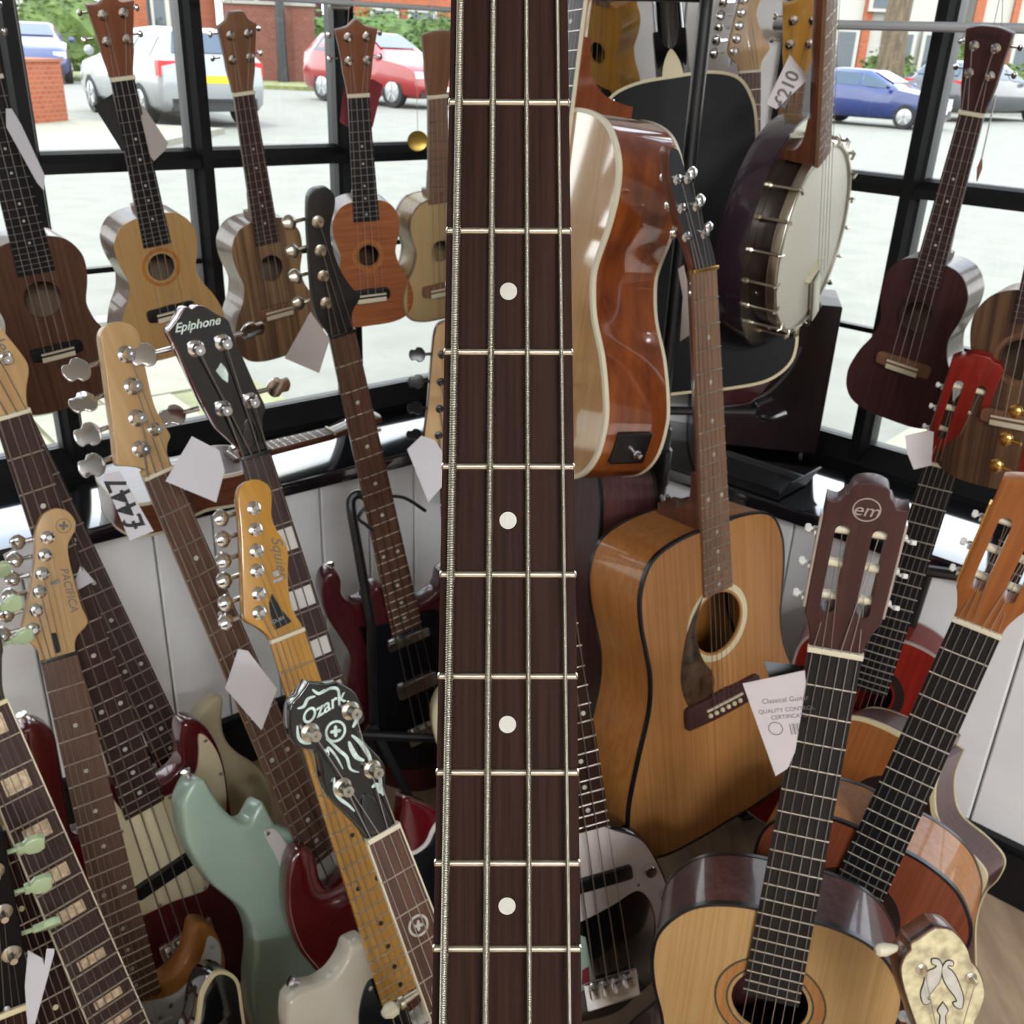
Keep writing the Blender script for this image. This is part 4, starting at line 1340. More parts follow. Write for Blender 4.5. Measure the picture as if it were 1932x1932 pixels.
uke('zebra striped ukulele with pale bridge third from the left', (462, 180), 1.66, (526, 585), .38, 24, .38, 'zebra', 'walside', 'darkrose', 'peghead_wal', 'step', 18, 14, .265, .185, .068, .0245, bridge='peghead_wal', bridge_w=.075, cord=True, headL=.125)
uke('small orange flamed ukulele with black bridge', (677, 184), 1.66, (701, 556), .345, 14, .345, 'flame', 'mahog', 'ebony', 'peghead_br', 'crown', 15, 12, .235, .165, .058, .0195, rosette=M['honey'], headL=.112, bridge_w=.07)
uke('pale ash ukulele half hidden behind the central fretboard', (827, 186), 1.72, (836, 545), .345, 28, .345, 'paleuke', 'paleuke', 'walnutbd', 'peghead_wal', 'flat', 12, 12, .235, .17, .06, .0205, bridge='peghead_wal', tun=False, bind=M['walside'], dots='', headL=.105)
u6 = uke('dark mahogany ukulele hanging in the right window', (1831, 219), 1.46, (1704, 688), .40, -20, .40, 'dkmahog', 'walside', 'darkrose', 'dkmahog', 'flat', 18, 14, .285, .19, .066, .026, bridge='peghead_wal', bridge_w=.095, headL=.118, cord=True, rosette=M['brim'])
u6.letter('maker_name', 'Mahalo', .012, 0, -.106, 0, 'ink', .3)
uke('striped walnut ukulele cut off by the right edge', (2022, 215), 1.32, (1906, 790), .43, -12, .43, 'zebra2', 'walside', 'darkrose', 'peghead_wal', 'flat', 18, 14, .31, .215, .07, .031, bridge='peghead_wal', cord=False, rosette=M['peghead_wal'])

uke('maple headed ukulele mostly hidden behind the banjo neck', (1499, 152), 1.62, (1452, 520), .345, 8, .345, 'paleuke', 'paleuke', 'walnutbd', 'mapleA', 'crown', 12, 12, .225, .15, .055, .02, cord=False)
uke('amber maple ukulele behind the neck of the glossy guitar', (1140, -195), 1.72, (1120, 170), .345, -40, .345, 'mapleA', 'mapleA', 'walnutbd', 'mapleA', 'flat', 12, 12, .225, .15, .055, .02, cord=False)
# ukulele lying on the sill
zc = onz(318, 908, .70)
Yd = Vector((LD.x, LD.y, 0.03)).normalized()
Zd = Vector((0, 0, 1)); Zd = (Zd - Yd * Zd.dot(Yd)).normalized(); Xd = Yd.cross(Zd)
org = Vector((zc.x, zc.y, .722)) + Yd * .335
F = Matrix(((Xd.x, Yd.x, Zd.x, org.x), (Xd.y, Yd.y, Zd.y, org.y), (Xd.z, Yd.z, Zd.z, org.z), (0, 0, 0, 1)))
U = Inst('ukulele', 'red-brown ukulele lying flat on the left window sill', 'ukulele', F, .36, .036, .047, 15, 4, M['rosewood2'], M['mahog_nk'], thick=.005, neckd=.015, fw=.0008)
U.vj = U.fv(12); U.neck(dots='uke', dotr=.0022); U.nut(); U.sethead(8)
U.headstock(uke_head(.018, .11, .026, 'flat'), .012, M['mahog_nk'])
for v in (-.05, -.085):
    for sg in (-1, 1): U.tuner(sg * .0135, v, sg, 'uke', .0155, btn='cream')
U.acoustic('fig', .27, .20, .066, M['maroon'], M['mahog_nk'], hole_r=.024, hole_v=.285, bind=M['bone'], bw=.003)
U.bridge(.08, .02, M['ebony'], .055, 0, True); U.strings(.78, .043, .0015, .004, mat='string_n')

# ------------------------------------------------------------------ banjos
def banjo(label, F, scale, head_fn, pot_v, R=.142, reso=True, nutw=.032, endw=.046, nfr=22, board='darkrose', neckm='mahog_nk', dots='dot', nbr=18, head_depth=.07, tilt=8, skirt='bpurple', fifth=False, binding=None, frets_from=1, dotmat='pearl'):
    I = Inst('banjo', label, 'banjo', F, scale, nutw, endw, nfr, 4, M[board], M[neckm], thick=.006, neckd=.018, fw=.0009)
    I.ve = pot_v - R - .002
    while I.fv(I.nfr) > I.ve - .004: I.nfr -= 1
    I.vj = pot_v - R - .003
    I.neck(dots=dots, binding=binding, dotmat=dotmat, dotr=.003, frets_from=frets_from)
    I.nut(); I.sethead(tilt)
    head_fn(I)
    I.heel(.075, w=.044, lng=.07)
    c = T(0, -pot_v, 0)
    I.P('drum_head', lathe([(R * .02, -.0125), (R * .94, -.0125), (R, -.015), (R, -.02)], 48), 'bhead', c)
    I.P('tension_hoop', prism(circ(0, pot_v, R + .006, 48), -.026, -.010, .002, .002, [circ(0, pot_v, R - .001, 48)]), 'nickel')
    I.P('rim', prism(circ(0, pot_v, R - .004, 48), -.095, -.021, 0, 0, [circ(0, pot_v, R - .018, 48)]), 'brim')
    if reso:
        I.P('resonator', lathe([(.01, -.118), (R + .005, -.112), (R + .034, -.098), (R + .038, -.085), (R + .038, -.052), (R + .034, -.052), (R + .034, -.084), (R + .002, -.100), (.01, -.104)], 56), skirt, c)
        I.P('flange', prism(circ(0, pot_v, R + .033, 48), -.060, -.056, 0, 0, [circ(0, pot_v, R - .003, 48)]), 'nickel')
    for i in range(nbr):
        a = 2 * PI * (i + .5) / nbr
        if abs(a - PI/2) < .16: continue
        x, y = math.cos(a), math.sin(a)
        b = MB().add(tube([(0, 0, -.008), (0, 0, -.064)], .0022, 8)).add(lathe([(.0045, -.064), (.0045, -.052), (.003, -.050)], 8)).add(tube([(-.010, 0, -.006), (0, 0, -.005), (.004, 0, -.010)], .0024, 8))
        ob('bracket', b.mesh(), M['nickel'], I.root, c @ Matrix.Rotation(a, 4, 'Z') @ T(R + .0105, 0, 0))
    bv = scale
    I.P('bridge', prism(rect(-.030, bv - .0015, .030, bv + .0015), -.0125, -.004, .0006), 'bone')
    I.P('tailpiece', prism(rrect(-.016, pot_v + R - .075, .016, pot_v + R + .010, .004), -.008, -.003, .001), 'nickel')
    I.strings(.8, .040, .0015, .005, [.0005] * 4, mat='steel', vb=bv)
    I.c = c
    return I
def head_plain(I):
    I.headstock([(-.016, 0, 1), (-.018, -.012), (-.030, -.035), (-.036, -.075), (-.030, -.10), (-.036, -.13), (-.020, -.155), (0, -.162), (.020, -.155), (.036, -.13), (.030, -.10), (.036, -.075), (.030, -.035), (.018, -.012), (.016, 0, 1)], .015, M['mapleA'])
    for v in (-.06, -.125):
        for sg in (-1, 1): I.tuner(sg * .020, v, sg, 'guitar', .016, mat='steel')
FB = frame_from((1592, -395), 1.09, (1549, 456), .60, 69, True, 'hanging banjo')
bj = banjo('dark resonator banjo with white drum head in the right window corner', FB, .66, head_plain, .60, board='walnutbd', neckm='mahog_nk', dots='dot', nbr=20)

def ornate(I, L, wm, face, side, bindm):
    o = [(-.017, 0, 1), (-.020, -.018), (-.030, -.032), (-.034, -.048), (-.030, -.066), (-.030, -.076), (-.040, -.088), (-.042, -.104), (-.036, -.118), (-.034, -.124, 1), (-.026, -.138), (-.012, -.148, 1), (0, -.152), (.012, -.148, 1), (.026, -.138), (.034, -.124, 1), (.036, -.118), (.042, -.104), (.040, -.088), (.030, -.076), (.030, -.066), (.034, -.048), (.030, -.032), (.020, -.018), (.017, 0, 1)]
    k, kw = L / .152, wm / .042
    o = [(p[0] * kw, p[1] * k) + tuple(p[2:]) for p in o]
    I.headstock(o, .015, side, face=face)
def leaf_inlay(I, pts, w, mat, h=.0013):
    """a tapering scroll inlaid in the head face"""
    c = spl(pts, 6, False)
    n = len(c)
    l, r = [], []
    for i, p in enumerate(c):
        a, b = Vector(c[max(0, i-1)]), Vector(c[min(n-1, i+1)])
        t = (b - a).normalized()
        nn = Vector((-t.y, t.x))
        ww = w * (.25 + .75 * math.sin(PI * min(1, max(0, i / (n - 1)))) ** .8)
        l.append(tuple(Vector(p) + nn * ww)); r.append(tuple(Vector(p) - nn * ww))
    I.P('inlay', prism(l + r[::-1], h - .0003, h + .0002), mat, I.head, False)
def ring_inlay(I, u, v, r, w, mat, h=.0013, M4=None):
    I.P('inlay', prism(circ(u, v, r, 24), h - .0003, h + .0002, 0, 0, [circ(u, v, r - w, 24)]), mat, M4 or I.head, False)
def cross_inlay(I, u, v, r, mat, h=.0013, M4=None):
    o = []
    for i in range(16):
        a = 2 * PI * i / 16 + .3
        q = r * (1 if i % 4 in (0,) else .75 if i % 4 in (1, 3) else .38)
        o.append((u + q * math.cos(a), v + q * math.sin(a)))
    I.P('inlay', prism(o, h - .0003, h + .0002), mat, M4 or I.head, False)
def head_ozark(I):
    I.headstock(I.trace([(697, 1596, 1), (690, 1580), (672, 1558), (643, 1528), (621, 1503), (611, 1480), (607, 1454), (601, 1430), (594, 1416), (578, 1414), (562, 1408), (551, 1394), (546, 1370), (546, 1342), (553, 1324), (566, 1309), (575, 1297), (581, 1287, 1), (597, 1291), (616, 1292), (638, 1288, 1), (662, 1300), (676, 1316), (688, 1350), (687, 1361), (675, 1373), (679, 1388), (698, 1410), (717, 1430), (727, 1450), (728, 1489), (735, 1523), (748, 1556), (754, 1562, 1)]), .016, M['blackg'], face=M['blackg'])
    for q in ((645, 1484), (584, 1381), (660, 1340), (701, 1450)):
        a = I.trace([q])[0]; I.tuner(a[0], a[1], 1, 'banjo', .016, mat='nickel', btn='cream', big=True, sc=.8)
    A = M['abalone']
    a = I.trace([(607, 1336)])[0]; I.letter('maker_name', 'Ozark', .0165, a[0], a[1], 5, 'abalone', .35, offset=.0003)
    a = I.trace([(632, 1379)])[0]; ring_inlay(I, a[0], a[1], .0098, .0022, A); cross_inlay(I, a[0], a[1], .0055, A)
    for w, pts in ((.0020, [(614, 1393), (625, 1402), (640, 1416), (653, 1428), (660, 1450), (676, 1456)]), (.0016, [(612, 1412), (618, 1424), (618, 1410), (632, 1425), (646, 1450)]), (.0030, [(657, 1398), (662, 1412), (672, 1428), (686, 1434)]),
                   (.0020, [(560, 1336), (572, 1332), (580, 1318), (594, 1313)]), (.0018, [(588, 1300), (600, 1308), (612, 1300)]), (.0018, [(606, 1308), (622, 1298), (636, 1300), (640, 1318)]), (.0020, [(560, 1368), (562, 1390), (572, 1400), (586, 1402)]),
                   (.0030, [(654, 1322), (668, 1336), (672, 1356), (664, 1372)]), (.0028, [(662, 1386), (680, 1402), (694, 1424), (700, 1438)]), (.0020, [(630, 1466), (630, 1490), (640, 1506), (656, 1518), (668, 1530)]), (.0022, [(712, 1446), (716, 1470), (718, 1490), (722, 1500)]), (.0026, [(700, 1485), (710, 1480), (716, 1496)])):
        leaf_inlay(I, I.trace(pts), w * .75, A)
    I.P('truss_rod_cover', prism(spl(I.trace([(700, 1575), (680, 1530), (684, 1498), (702, 1504), (720, 1530), (735, 1560)]), 4), .0014, .003, .0006), 'blackg', I.head)
FO = frame_from((726, 1577), .885, (801, 1777), .1065, 16, True, 'ozark')
oz = banjo('black banjo headstock inlaid with pearl scrolls and the name Ozark', FO, .67, head_ozark, .575, board='mahog', neckm='mapleA', dots='', binding='bone', skirt='bpurple')
for q in (3, 5, 7, 10, 12):
    v = (oz.fv(q - 1) + oz.fv(q)) / 2
    ring_inlay(oz, 0, v, .0100, .0022, M['pearl'], .0002, Matrix.Identity(4)); cross_inlay(oz, 0, v, .0052, M['pearl'], .0002, Matrix.Identity(4))
v5 = oz.fv(5)
pg = oz.P('fifth_peg', lathe([(.003, 0), (.0035, .014), (.006, .015), (.006, .019), (.003, .020)], 12, 'X'), 'nickel', T(-.020, -v5 + .02, -.008) @ Matrix.Rotation(PI, 4, 'Z'))
ob('peg_button', ME_PAD['banjo'], M['bone'], pg, T(.018, 0, 0) @ Matrix.Rotation(PI/2, 4, 'Y') @ T(0, 0, -.008))
oz.P('capo', tube([(-.022, -v5 - .012, .008), (0, -v5 - .012, .009), (.022, -v5 - .012, .008)], .0042, 10), 'chrome')
def head_pearl(I):
    I.headstock(I.trace([(1760, 2008, 1), (1748, 1985), (1732, 1950), (1725, 1928), (1713, 1894), (1702, 1857), (1698, 1827), (1705, 1805), (1716, 1792), (1717, 1780), (1732, 1770), (1750, 1757), (1764, 1749, 1), (1797, 1754), (1823, 1784), (1832, 1812, 1), (1848, 1833), (1858, 1870), (1849, 1906), (1834, 1935), (1826, 1970), (1816, 2000), (1812, 2010, 1)]), .022, M['mahog_nk'], face=M['pearloid'])
    I.P('head_edge', prism(inset(I.hout, -.0004), -.0045, -.0012, 0, 0, [inset(I.hout, .003)]), 'blackpl', I.head)
    for q in ((1735, 1960), (1737, 1827), (1830, 1843), (1822, 1970)):
        a = I.trace([q])[0]; I.tuner(a[0], a[1], 1, 'banjo', .016, mat='nickel', btn='white', sc=.7)
    a = I.trace([(1668, 1812)])[0]
    I.P('side_peg', lathe([(.003, 0), (.0055, .003), (.006, .010), (.0045, .016), (.003, .022)], 12, 'X'), 'bone', I.head @ T(a[0] - .002, -a[1], -.014))
    L_ = [(1757, 1808), (1768, 1808), (1775, 1818), (1775, 1828), (1771, 1848), (1757, 1867), (1748, 1881), (1754, 1887), (1747, 1892), (1740, 1889), (1736, 1871), (1742, 1852), (1745, 1838), (1750, 1830), (1762, 1825), (1766, 1819), (1758, 1816)]
    R_ = [(1796, 1813), (1786, 1811), (1778, 1820), (1776, 1832), (1780, 1848), (1788, 1862), (1799, 1876), (1804, 1887), (1797, 1890), (1803, 1898), (1813, 1899), (1815, 1878), (1808, 1856), (1802, 1842), (1794, 1830), (1786, 1824), (1788, 1818), (1795, 1820)]
    D_ = [(1777, 1890, 1), (1786, 1904), (1781, 1914), (1783, 1940), (1777, 1955, 1), (1771, 1940), (1773, 1914), (1768, 1904)]
    for px in (L_, R_, D_):
        o = spl(I.trace(px), 3)
        I.P('inlay_outline', prism(inset(o, -.0011), .0012, .0016), 'blackpl', I.head, False)
        I.P('inlay', prism(o, .0013, .0019), 'pearl', I.head, False)
FP = frame_from((1787, 2010), .93, (1800, 2220), .112, 26, True, 'pearl banjo')
banjo('cream pearloid banjo headstock with leaf inlay at the bottom right', FP, .67, head_pearl, .575, board='ebony', neckm='mahog_nk', dots='dot', skirt='brim')

# ------------------------------------------------------------------ acoustic guitars
def six(label, P0, t0, P2, v2, twist, name='acoustic_guitar', cat='guitar', scale=.648, nutw=.043, endw=.057, nfr=20, board='rosewood2', neckm='mahog_nk', vjf=14, group=None, far=True, thick=.006, fw=.0011):
    F = frame_from(P0, t0, P2, v2, twist, far, label)
    I = Inst(name, label, cat, F, scale, nutw, endw, nfr, 6, M[board], M[neckm], thick=thick, neckd=.017, group=group, fw=fw)
    I.vj = I.fv(vjf)
    return I
G6 = [.00066, .00055, .00045, .00033, .00022, .00018]
# glossy cutaway acoustic on the tree stand, seen from its side
I = six('glossy acoustic guitar with shiny brown side and pale top turned left on the stand', (1118, -285), 1.27, (966, 905), .85, -57, board='ebony', neckm='pine', endw=.056)
I.vj = .312
I.neck(dots='dot', binding='bone'); I.nut(); I.sethead(12)
I.headstock(gibson_head(.0215, .18, .034), .014, M['mahog_nk'], face=M['blackg'])
for v in (-.05, -.09, -.13):
    for sg in (-1, 1): I.tuner(sg * .022, v, sg, 'guitar', .024, mat='gold')
I.posts = []
hl = I.heel(.112, M['ovang'], .058, .09)
I.acoustic('fig', .508, .40, .112, M['spruceG'], M['ovang'], bind=M['bone'], hole_r=.05, rosette=M['abalone'], bw=.005, cut=False)
I.bridge(.16, .032, M['rosewood'], .075, 6)
I.strings(.8, .052, .0015, .005, G6)
I.strap(-.002, I.vj - .012, 90, 'chrome', -.085)
M4 = I.rim_frame(1172, 842, -.060)
I.P('jack_plate', prism(rrect(-.030, -.024, .030, .024, .004), -.004, .003, .001), 'blackpl', M4)
I.P('output_jack', lathe([(.007, 0), (.0065, .006), (.0045, .007), (.004, .014), (.002, .0145)], 14), 'chrome', M4 @ T(-.008, .006, .003))
# black acoustic with its back to the shop
I = six('black acoustic guitar with cream edge hung with its back to the viewer', (1238, -270), 1.62, (1316, 757), .90, 180, board='ebony', neckm='blackg')
I.neckd = .022
I.neck(dots='dot'); I.nut(); I.sethead(12)
I.headstock(gibson_head(.0215, .18, .034), .014, M['blackg'])
for v in (-.05, -.09, -.13):
    for sg in (-1, 1): I.tuner(sg * .022, v, sg, 'guitar', .024)
I.posts = []
I.heel(.118, M['blackback'], .058, .09)
I.P('heel_cap', prism(spl([(-.017, I.vj + .0, 1), (-.012, I.vj - .022), (0, I.vj - .040), (.012, I.vj - .022), (.017, I.vj + .0, 1)], 4), -.1225, -.1185), 'cream')
I.acoustic('dread', .51, .345, .115, M['blackback'], M['blackback'], bind=M['cream'], hole_r=.05, bw=.004)
I.bridge(.16, .032, M['rosewood'], .075, 6); I.strings(.8, .052, .0015, .005, G6)
# honey dreadnought on a floor stand
I = six('honey brown acoustic guitar with black edge line standing right of the central neck', (1331, 512), 1.29, (1366, 1324), .648, 44, board='walnutbd', neckm='mahog_nk', endw=.056, nfr=21)
I.neck(dots='dot', dotmat='pearl'); I.nut('gold'); I.sethead(15)
I.headstock(I.trace([(1311, 516, 1), (1302, 480), (1288, 442), (1272, 384), (1262, 330), (1260, 290), (1268, 278), (1281, 284), (1297, 335), (1316, 385), (1331, 432), (1346, 472), (1351, 506, 1)]), .015, M['mahog_nk'], face=M['greysheen'])
for sg, qs in ((-1, ((1293, 446), (1284, 392), (1276, 338))), (1, ((1327, 440), (1312, 388), (1296, 336)))):
    for q in qs:
        a = I.trace([q])[0]; I.tuner(a[0], a[1], sg, 'guitar', .008 if sg > 0 else -.016, sc=.8)
p = I.posts; I.posts = [p[0], p[1], p[2], p[5], p[4], p[3]]
I.heel(.105, M['mahog_nk'], .056, .085)
I.strap(-.012, I.vj - .030, 180, 'chrome', -.085)
I.acoustic('dread', .515, .395, .118, M['spruceA'], M['honey'], bind=M['blackpl'], hole_r=.048, hole_v=.515, rosette=M['creamb'], bw=.003, ros_w=.010)
I.platepx('pickguard', [(1327, 1122, 1), (1300, 1181), (1287, 1242), (1285, 1290), (1294, 1325), (1308, 1339), (1330, 1331), (1345, 1303), (1345, 1270), (1330, 1251), (1318, 1223), (1312, 1181)], 'tort', .0012)
I.bridge(.155, .036, M['dkmahog'], .075, 6)
I.strings(.8, .052, .0015, .005, G6)
# maroon acoustic behind the glossy one
I = six('maroon acoustic guitar with black edge line behind the central fretboard', (1072, 432), 1.60, (1035, 1372), .86, -64, board='darkrose', neckm='maroon')
I.neck(); I.nut(); I.sethead(12)
I.headstock(gibson_head(.0215, .18, .033), .014, M['maroon'])
for v in (-.05, -.09, -.13):
    for sg in (-1, 1): I.tuner(sg * .022, v, sg, 'guitar', .024)
I.posts = []
I.heel(.1, M['maroon'], .056, .08)
I.acoustic('dread', .49, .39, .105, M['maroon'], M['maroon'], bind=M['blackpl'], hole_r=.05, bw=.004)
I.bridge(.155, .034, M['darkrose'], .075, 6); I.strings(.8, .052, .0015, .005, G6)
# classical guitars
def classical(label, P0, t0, P2, v2, twist, top, side, headm, crest, headL=.195, wt=.036, board='ebony', bindm=None, scale=.648, rosette=None, depth=.095, roller='bone', platem='gold', btn='white', holes=True, far=True, neckm=None):
    I = six(label, P0, t0, P2, v2, twist, 'classical_guitar', 'guitar', scale, .052, .063, 19, board, neckm or headm, 12, None, far)
    I.neck(dots=''); I.nut('bone', .003, .006); I.sethead(14)
    I.headstock(class_head(.026, headL, wt, crest), .020, M[headm], slot_holes(.0165, -headL + .048, -.045, .0068))
    vs = [-.062, -.100, -.138] if headL > .18 else [-.058, -.092, -.126]
    I.slots(.0165, vs, 0, 0, .0132, dist=wt + .0012, mat=platem, btn=btn)
    I.heel(depth, M[neckm or headm], .058, .08)
    I.acoustic('fig', .485, .37, depth, M[top], M[side], bind=M[bindm] if bindm else None, hole_r=.043, hole_v=scale * .69, rosette=M[rosette] if rosette else None, bw=.003, ros_w=.016)
    I.bridge(.18, .028, M['rosewood'], .08, 0, True)
    I.strings(.84, .058, .0022, .006, [.00055, .00048, .00042, .00050, .00045, .00040], mats=['string_w'] * 3 + ['string_n'] * 3)
    return I
classical('red stained classical guitar with slotted red headstock by the right window', (1777, 883), 1.60, (1640, 1299), .432, 4, 'redstain', 'redstain', 'redstain', 'waves', headL=.20, wt=.034, platem='steel', bindm='paper2', rosette='brim')
em = classical('natural spruce classical guitar with dark slotted headstock marked em', (1575, 1237), .985, (1482, 1735), .325, 6, 'spruce', 'maroon', 'dkmahog', 'moustache', bindm='blackpl', rosette='spruceA', platem='steel')
em.letter('maker_name', 'em', .019, 0, -.166, 0, 'steel', .2, h=.0004)
em.P('logo_ring', prism(circ(0, -.167, .0125, 28), .0001, .0006, 0, 0, [circ(0, -.167, .0113, 28)]), 'steel', em.head)
M['dkgreen'] = plain('dark_green_marquetry', (62, 66, 50), .5, noise=.5, nscale=300)
for r0 in (.0470, .0605):
    em.P('rosette_line', prism(circ(0, em.hv, r0 + .0022, 40), em.wtop, em.wtop + .0006, 0, 0, [circ(0, em.hv, r0, 40)]), 'dkgreen')
classical('cedar topped classical guitar with orange brown slotted headstock at the right', (1841, 1189), 1.10, (1660, 1592), .325, 2, 'cedar', 'honey', 'cedarO', 'flat', bindm='blackpl', rosette='brim')
# cutaway electro-acoustic behind
I = six('cutaway acoustic guitar with thick cream binding behind the classical necks', (1935, 985), 1.34, (1741, 1417), .363, -14, board='rosewood', neckm='mahog_nk')
I.neck(); I.nut(); I.sethead(12)
I.headstock(gibson_head(.0215, .18, .033), .014, M['mahog_nk'], face=M['redstain'])
for v in (-.05, -.09, -.13):
    for sg in (-1, 1): I.tuner(sg * .022, v, sg, 'guitar', .024, mat='gold')
p = I.posts; I.posts = [p[0], p[2], p[4], p[5], p[3], p[1]]
I.heel(.09, M['maroon'], .056, .08)
I.acoustic('dread', .49, .40, .085, M['cedarO'], M['maroon'], bind=M['cream'], hole_r=.05, rosette=M['brim'], cut=True, bw=.006, ros_w=.018)
I.bridge(.155, .034, M['rosewood'], .075, 6); I.strings(.8, .052, .0015, .005, G6)
# small electric behind the banjo, standing on the sill
I = six('small maple headed electric guitar standing behind the banjo', (1415, 138), 1.88, (1404, 800), .70, 14, 'electric_guitar', 'guitar', .52, .042, .055, 20, 'rosewood2', 'maple', 16)
I.neck(dotr=.003); I.nut('bone'); I.sethead(0)
I.headstock(strat_head(.021, .175), .014)
for k in range(6): I.tuner(-.030 + .0075 * k * .55, -.036 - .0215 * k, -1, 'guitar', .013)
I.solid([(a * .66, b * .72) + tuple(c) for a, b, *c in STRAT], M['winebody'], vp=.40)
I.pickup(.46, .07, .02); I.ebridge(.51, .07, .04, nsad=6); I.strings(.8, .05)

# ------------------------------------------------------------------ basses and electric guitars on the left
def bass(label, P0, t0, P2, v2, twist, board='rosewood2', neckm='maple', scale=.864, nutw=.040, endw=.058, nfr=20, vjf=16, far=True, fw=.0012, group=None, dots='dot', dotm='pearl', binding=None):
    F = frame_from(P0, t0, P2, v2, twist, far, label)
    I = Inst('bass_guitar', label, 'bass guitar', F, scale, nutw, endw, nfr, 4, M[board], M[neckm], thick=.006, neckd=.018, fw=fw, group=group)
    I.vj = I.fv(vjf)
    I.neck(dots=dots, dotr=.0034, dotmat=dotm, binding=binding)
    return I
G4 = [.0013, .00105, .00085, .00065]
def fbass_head(I, mat=None, tree=True, L=.215, big=True):
    I.nut('bone'); I.sethead(0)
    I.headstock(fender_head(I.nutw / 2, L), .016, mat)
    for k in range(4):
        I.tuner(-I.nutw/2 - .006 + .004 * k, -.054 - .040 * k, -1, 'bass', .016, big=True)
    if tree:
        ob('string_tree', ME_BPOST, M['chrome'], I.root, I.head @ T(.012, .064, 0) @ Matrix.Scale(.75, 4))
# jazz style bass with cream pickguard
I = bass('metallic red bass guitar with cream pickguard and maple head at far left', (25, 787), 1.16, (272, 1521), .592, 12, 'darkrose', 'maple')
fbass_head(I)
I.letter('maker_name', 'Fender', .022, .006, -.095, -68, 'greyink', .3, h=.0004)
I.solidpx([(194, 1482, 1), (165, 1570), (140, 1575), (129, 1524), (117, 1449), (107, 1394), (97, 1377), (74, 1368), (52, 1374), (43, 1387), (48, 1450), (70, 1540), (105, 1640), (118, 1720), (125, 1800), (170, 1880), (260, 1915), (360, 1900), (430, 1875), (478, 1830), (480, 1790), (455, 1720), (440, 1640), (441, 1570), (437, 1524), (422, 1436), (397, 1382), (372, 1361), (348, 1367), (342, 1399), (345, 1437), (330, 1461), (303, 1479, 1)], M['redmetal'])
I.platepx('pickguard', [(194, 1480, 1), (206, 1524), (218, 1561), (220, 1598), (231, 1648), (245, 1710), (253, 1726), (268, 1726), (323, 1700), (372, 1684), (391, 1673), (396, 1648), (412, 1600), (422, 1548), (426, 1511), (421, 1461), (409, 1419), (388, 1389), (374, 1386), (374, 1420), (369, 1454), (348, 1484), (305, 1505, 1), (230, 1530, 1)], 'parch', .003)
pu = I.pospx(314, 1643); I.pickup(pu[1], .105, .024, ang=5, u=pu[0], h=.011)
for q in ((386, 1396), (415, 1458), (319, 1503), (227, 1567), (299, 1706), (385, 1673), (256, 1712)): I.screw(*I.pospx(*q), .003)
I.ebridge(.864); I.strings(.82, .057, .0016, .006, G4)
q = I.pospx(56, 1372); I.strap(q[0], q[1], 95)
# cream bodied guitar behind it
I = bass('cream bodied bass guitar behind the red bass', (34, 790), 1.46, (336, 1444), .60, 10, 'darkrose', 'maple')
fbass_head(I, L=.19)
I.solidpx([(356, 1405, 1), (368, 1355), (397, 1320), (412, 1311), (422, 1320), (420, 1362), (427, 1394), (447, 1419), (482, 1443), (508, 1480), (515, 1545), (500, 1620), (490, 1700), (430, 1760), (320, 1760), (235, 1700), (205, 1610), (210, 1520), (200, 1440), (205, 1380), (222, 1370), (245, 1420), (300, 1450, 1)], M['creamb'])
I.pickup(.70, .08, .03); I.ebridge(.864); I.strings(.82, .057, .0016, .006, G4)
# surf green bass
I = bass('surf green bass guitar with white pickguard and long maple headstock', (303, 896), 1.22, (608, 1612), .592, 22, 'rosewood2', 'maple')
I.nut('bone'); I.sethead(0)
I.headstock(I.trace([(291, 899, 1), (273, 885), (248, 880), (226, 879), (221, 868), (216, 822), (209, 773), (201, 711), (194, 661), (191, 634), (197, 618), (211, 609), (229, 607), (248, 613), (263, 631), (271, 673), (281, 723), (293, 768), (311, 802), (322, 822), (317, 837), (316, 855), (322, 884), (318, 893, 1)]), .016)
for q in ((263, 847), (256, 789), (248, 729), (236, 669)):
    a = I.trace([q])[0]; I.tuner(a[0], a[1], -1, 'bass', .020, big=True)
a = I.trace([(291, 810)])[0]
ob('string_tree', ME_BPOST, M['chrome'], I.root, I.head @ T(a[0], -a[1], 0) @ Matrix.Scale(.8, 4))
I.solidpx([(520, 1556, 1), (505, 1524), (497, 1514), (487, 1523), (475, 1546), (464, 1552), (447, 1548), (422, 1524), (402, 1494), (388, 1472), (368, 1473), (354, 1494), (345, 1524), (354, 1586), (372, 1624), (402, 1668), (440, 1700), (465, 1724), (480, 1760), (482, 1807), (478, 1860), (490, 1940), (540, 2000), (630, 2000), (710, 1950), (745, 1860), (715, 1770), (690, 1690), (690, 1610), (650, 1600, 1)], M['surf'])
I.platepx('pickguard', [(498, 1571), (507, 1562), (520, 1566), (560, 1610), (590, 1590), (650, 1610), (665, 1680), (640, 1730), (580, 1720), (542, 1670), (524, 1623)], 'white', .003)
I.pickup(.72, .09, .03); I.ebridge(.864); I.strings(.82, .057, .0016, .006, G4)
q = I.pospx(370, 1474); I.strap(q[0], q[1], 95)
q = I.pospx(503, 1571); I.screw(*q, .003)
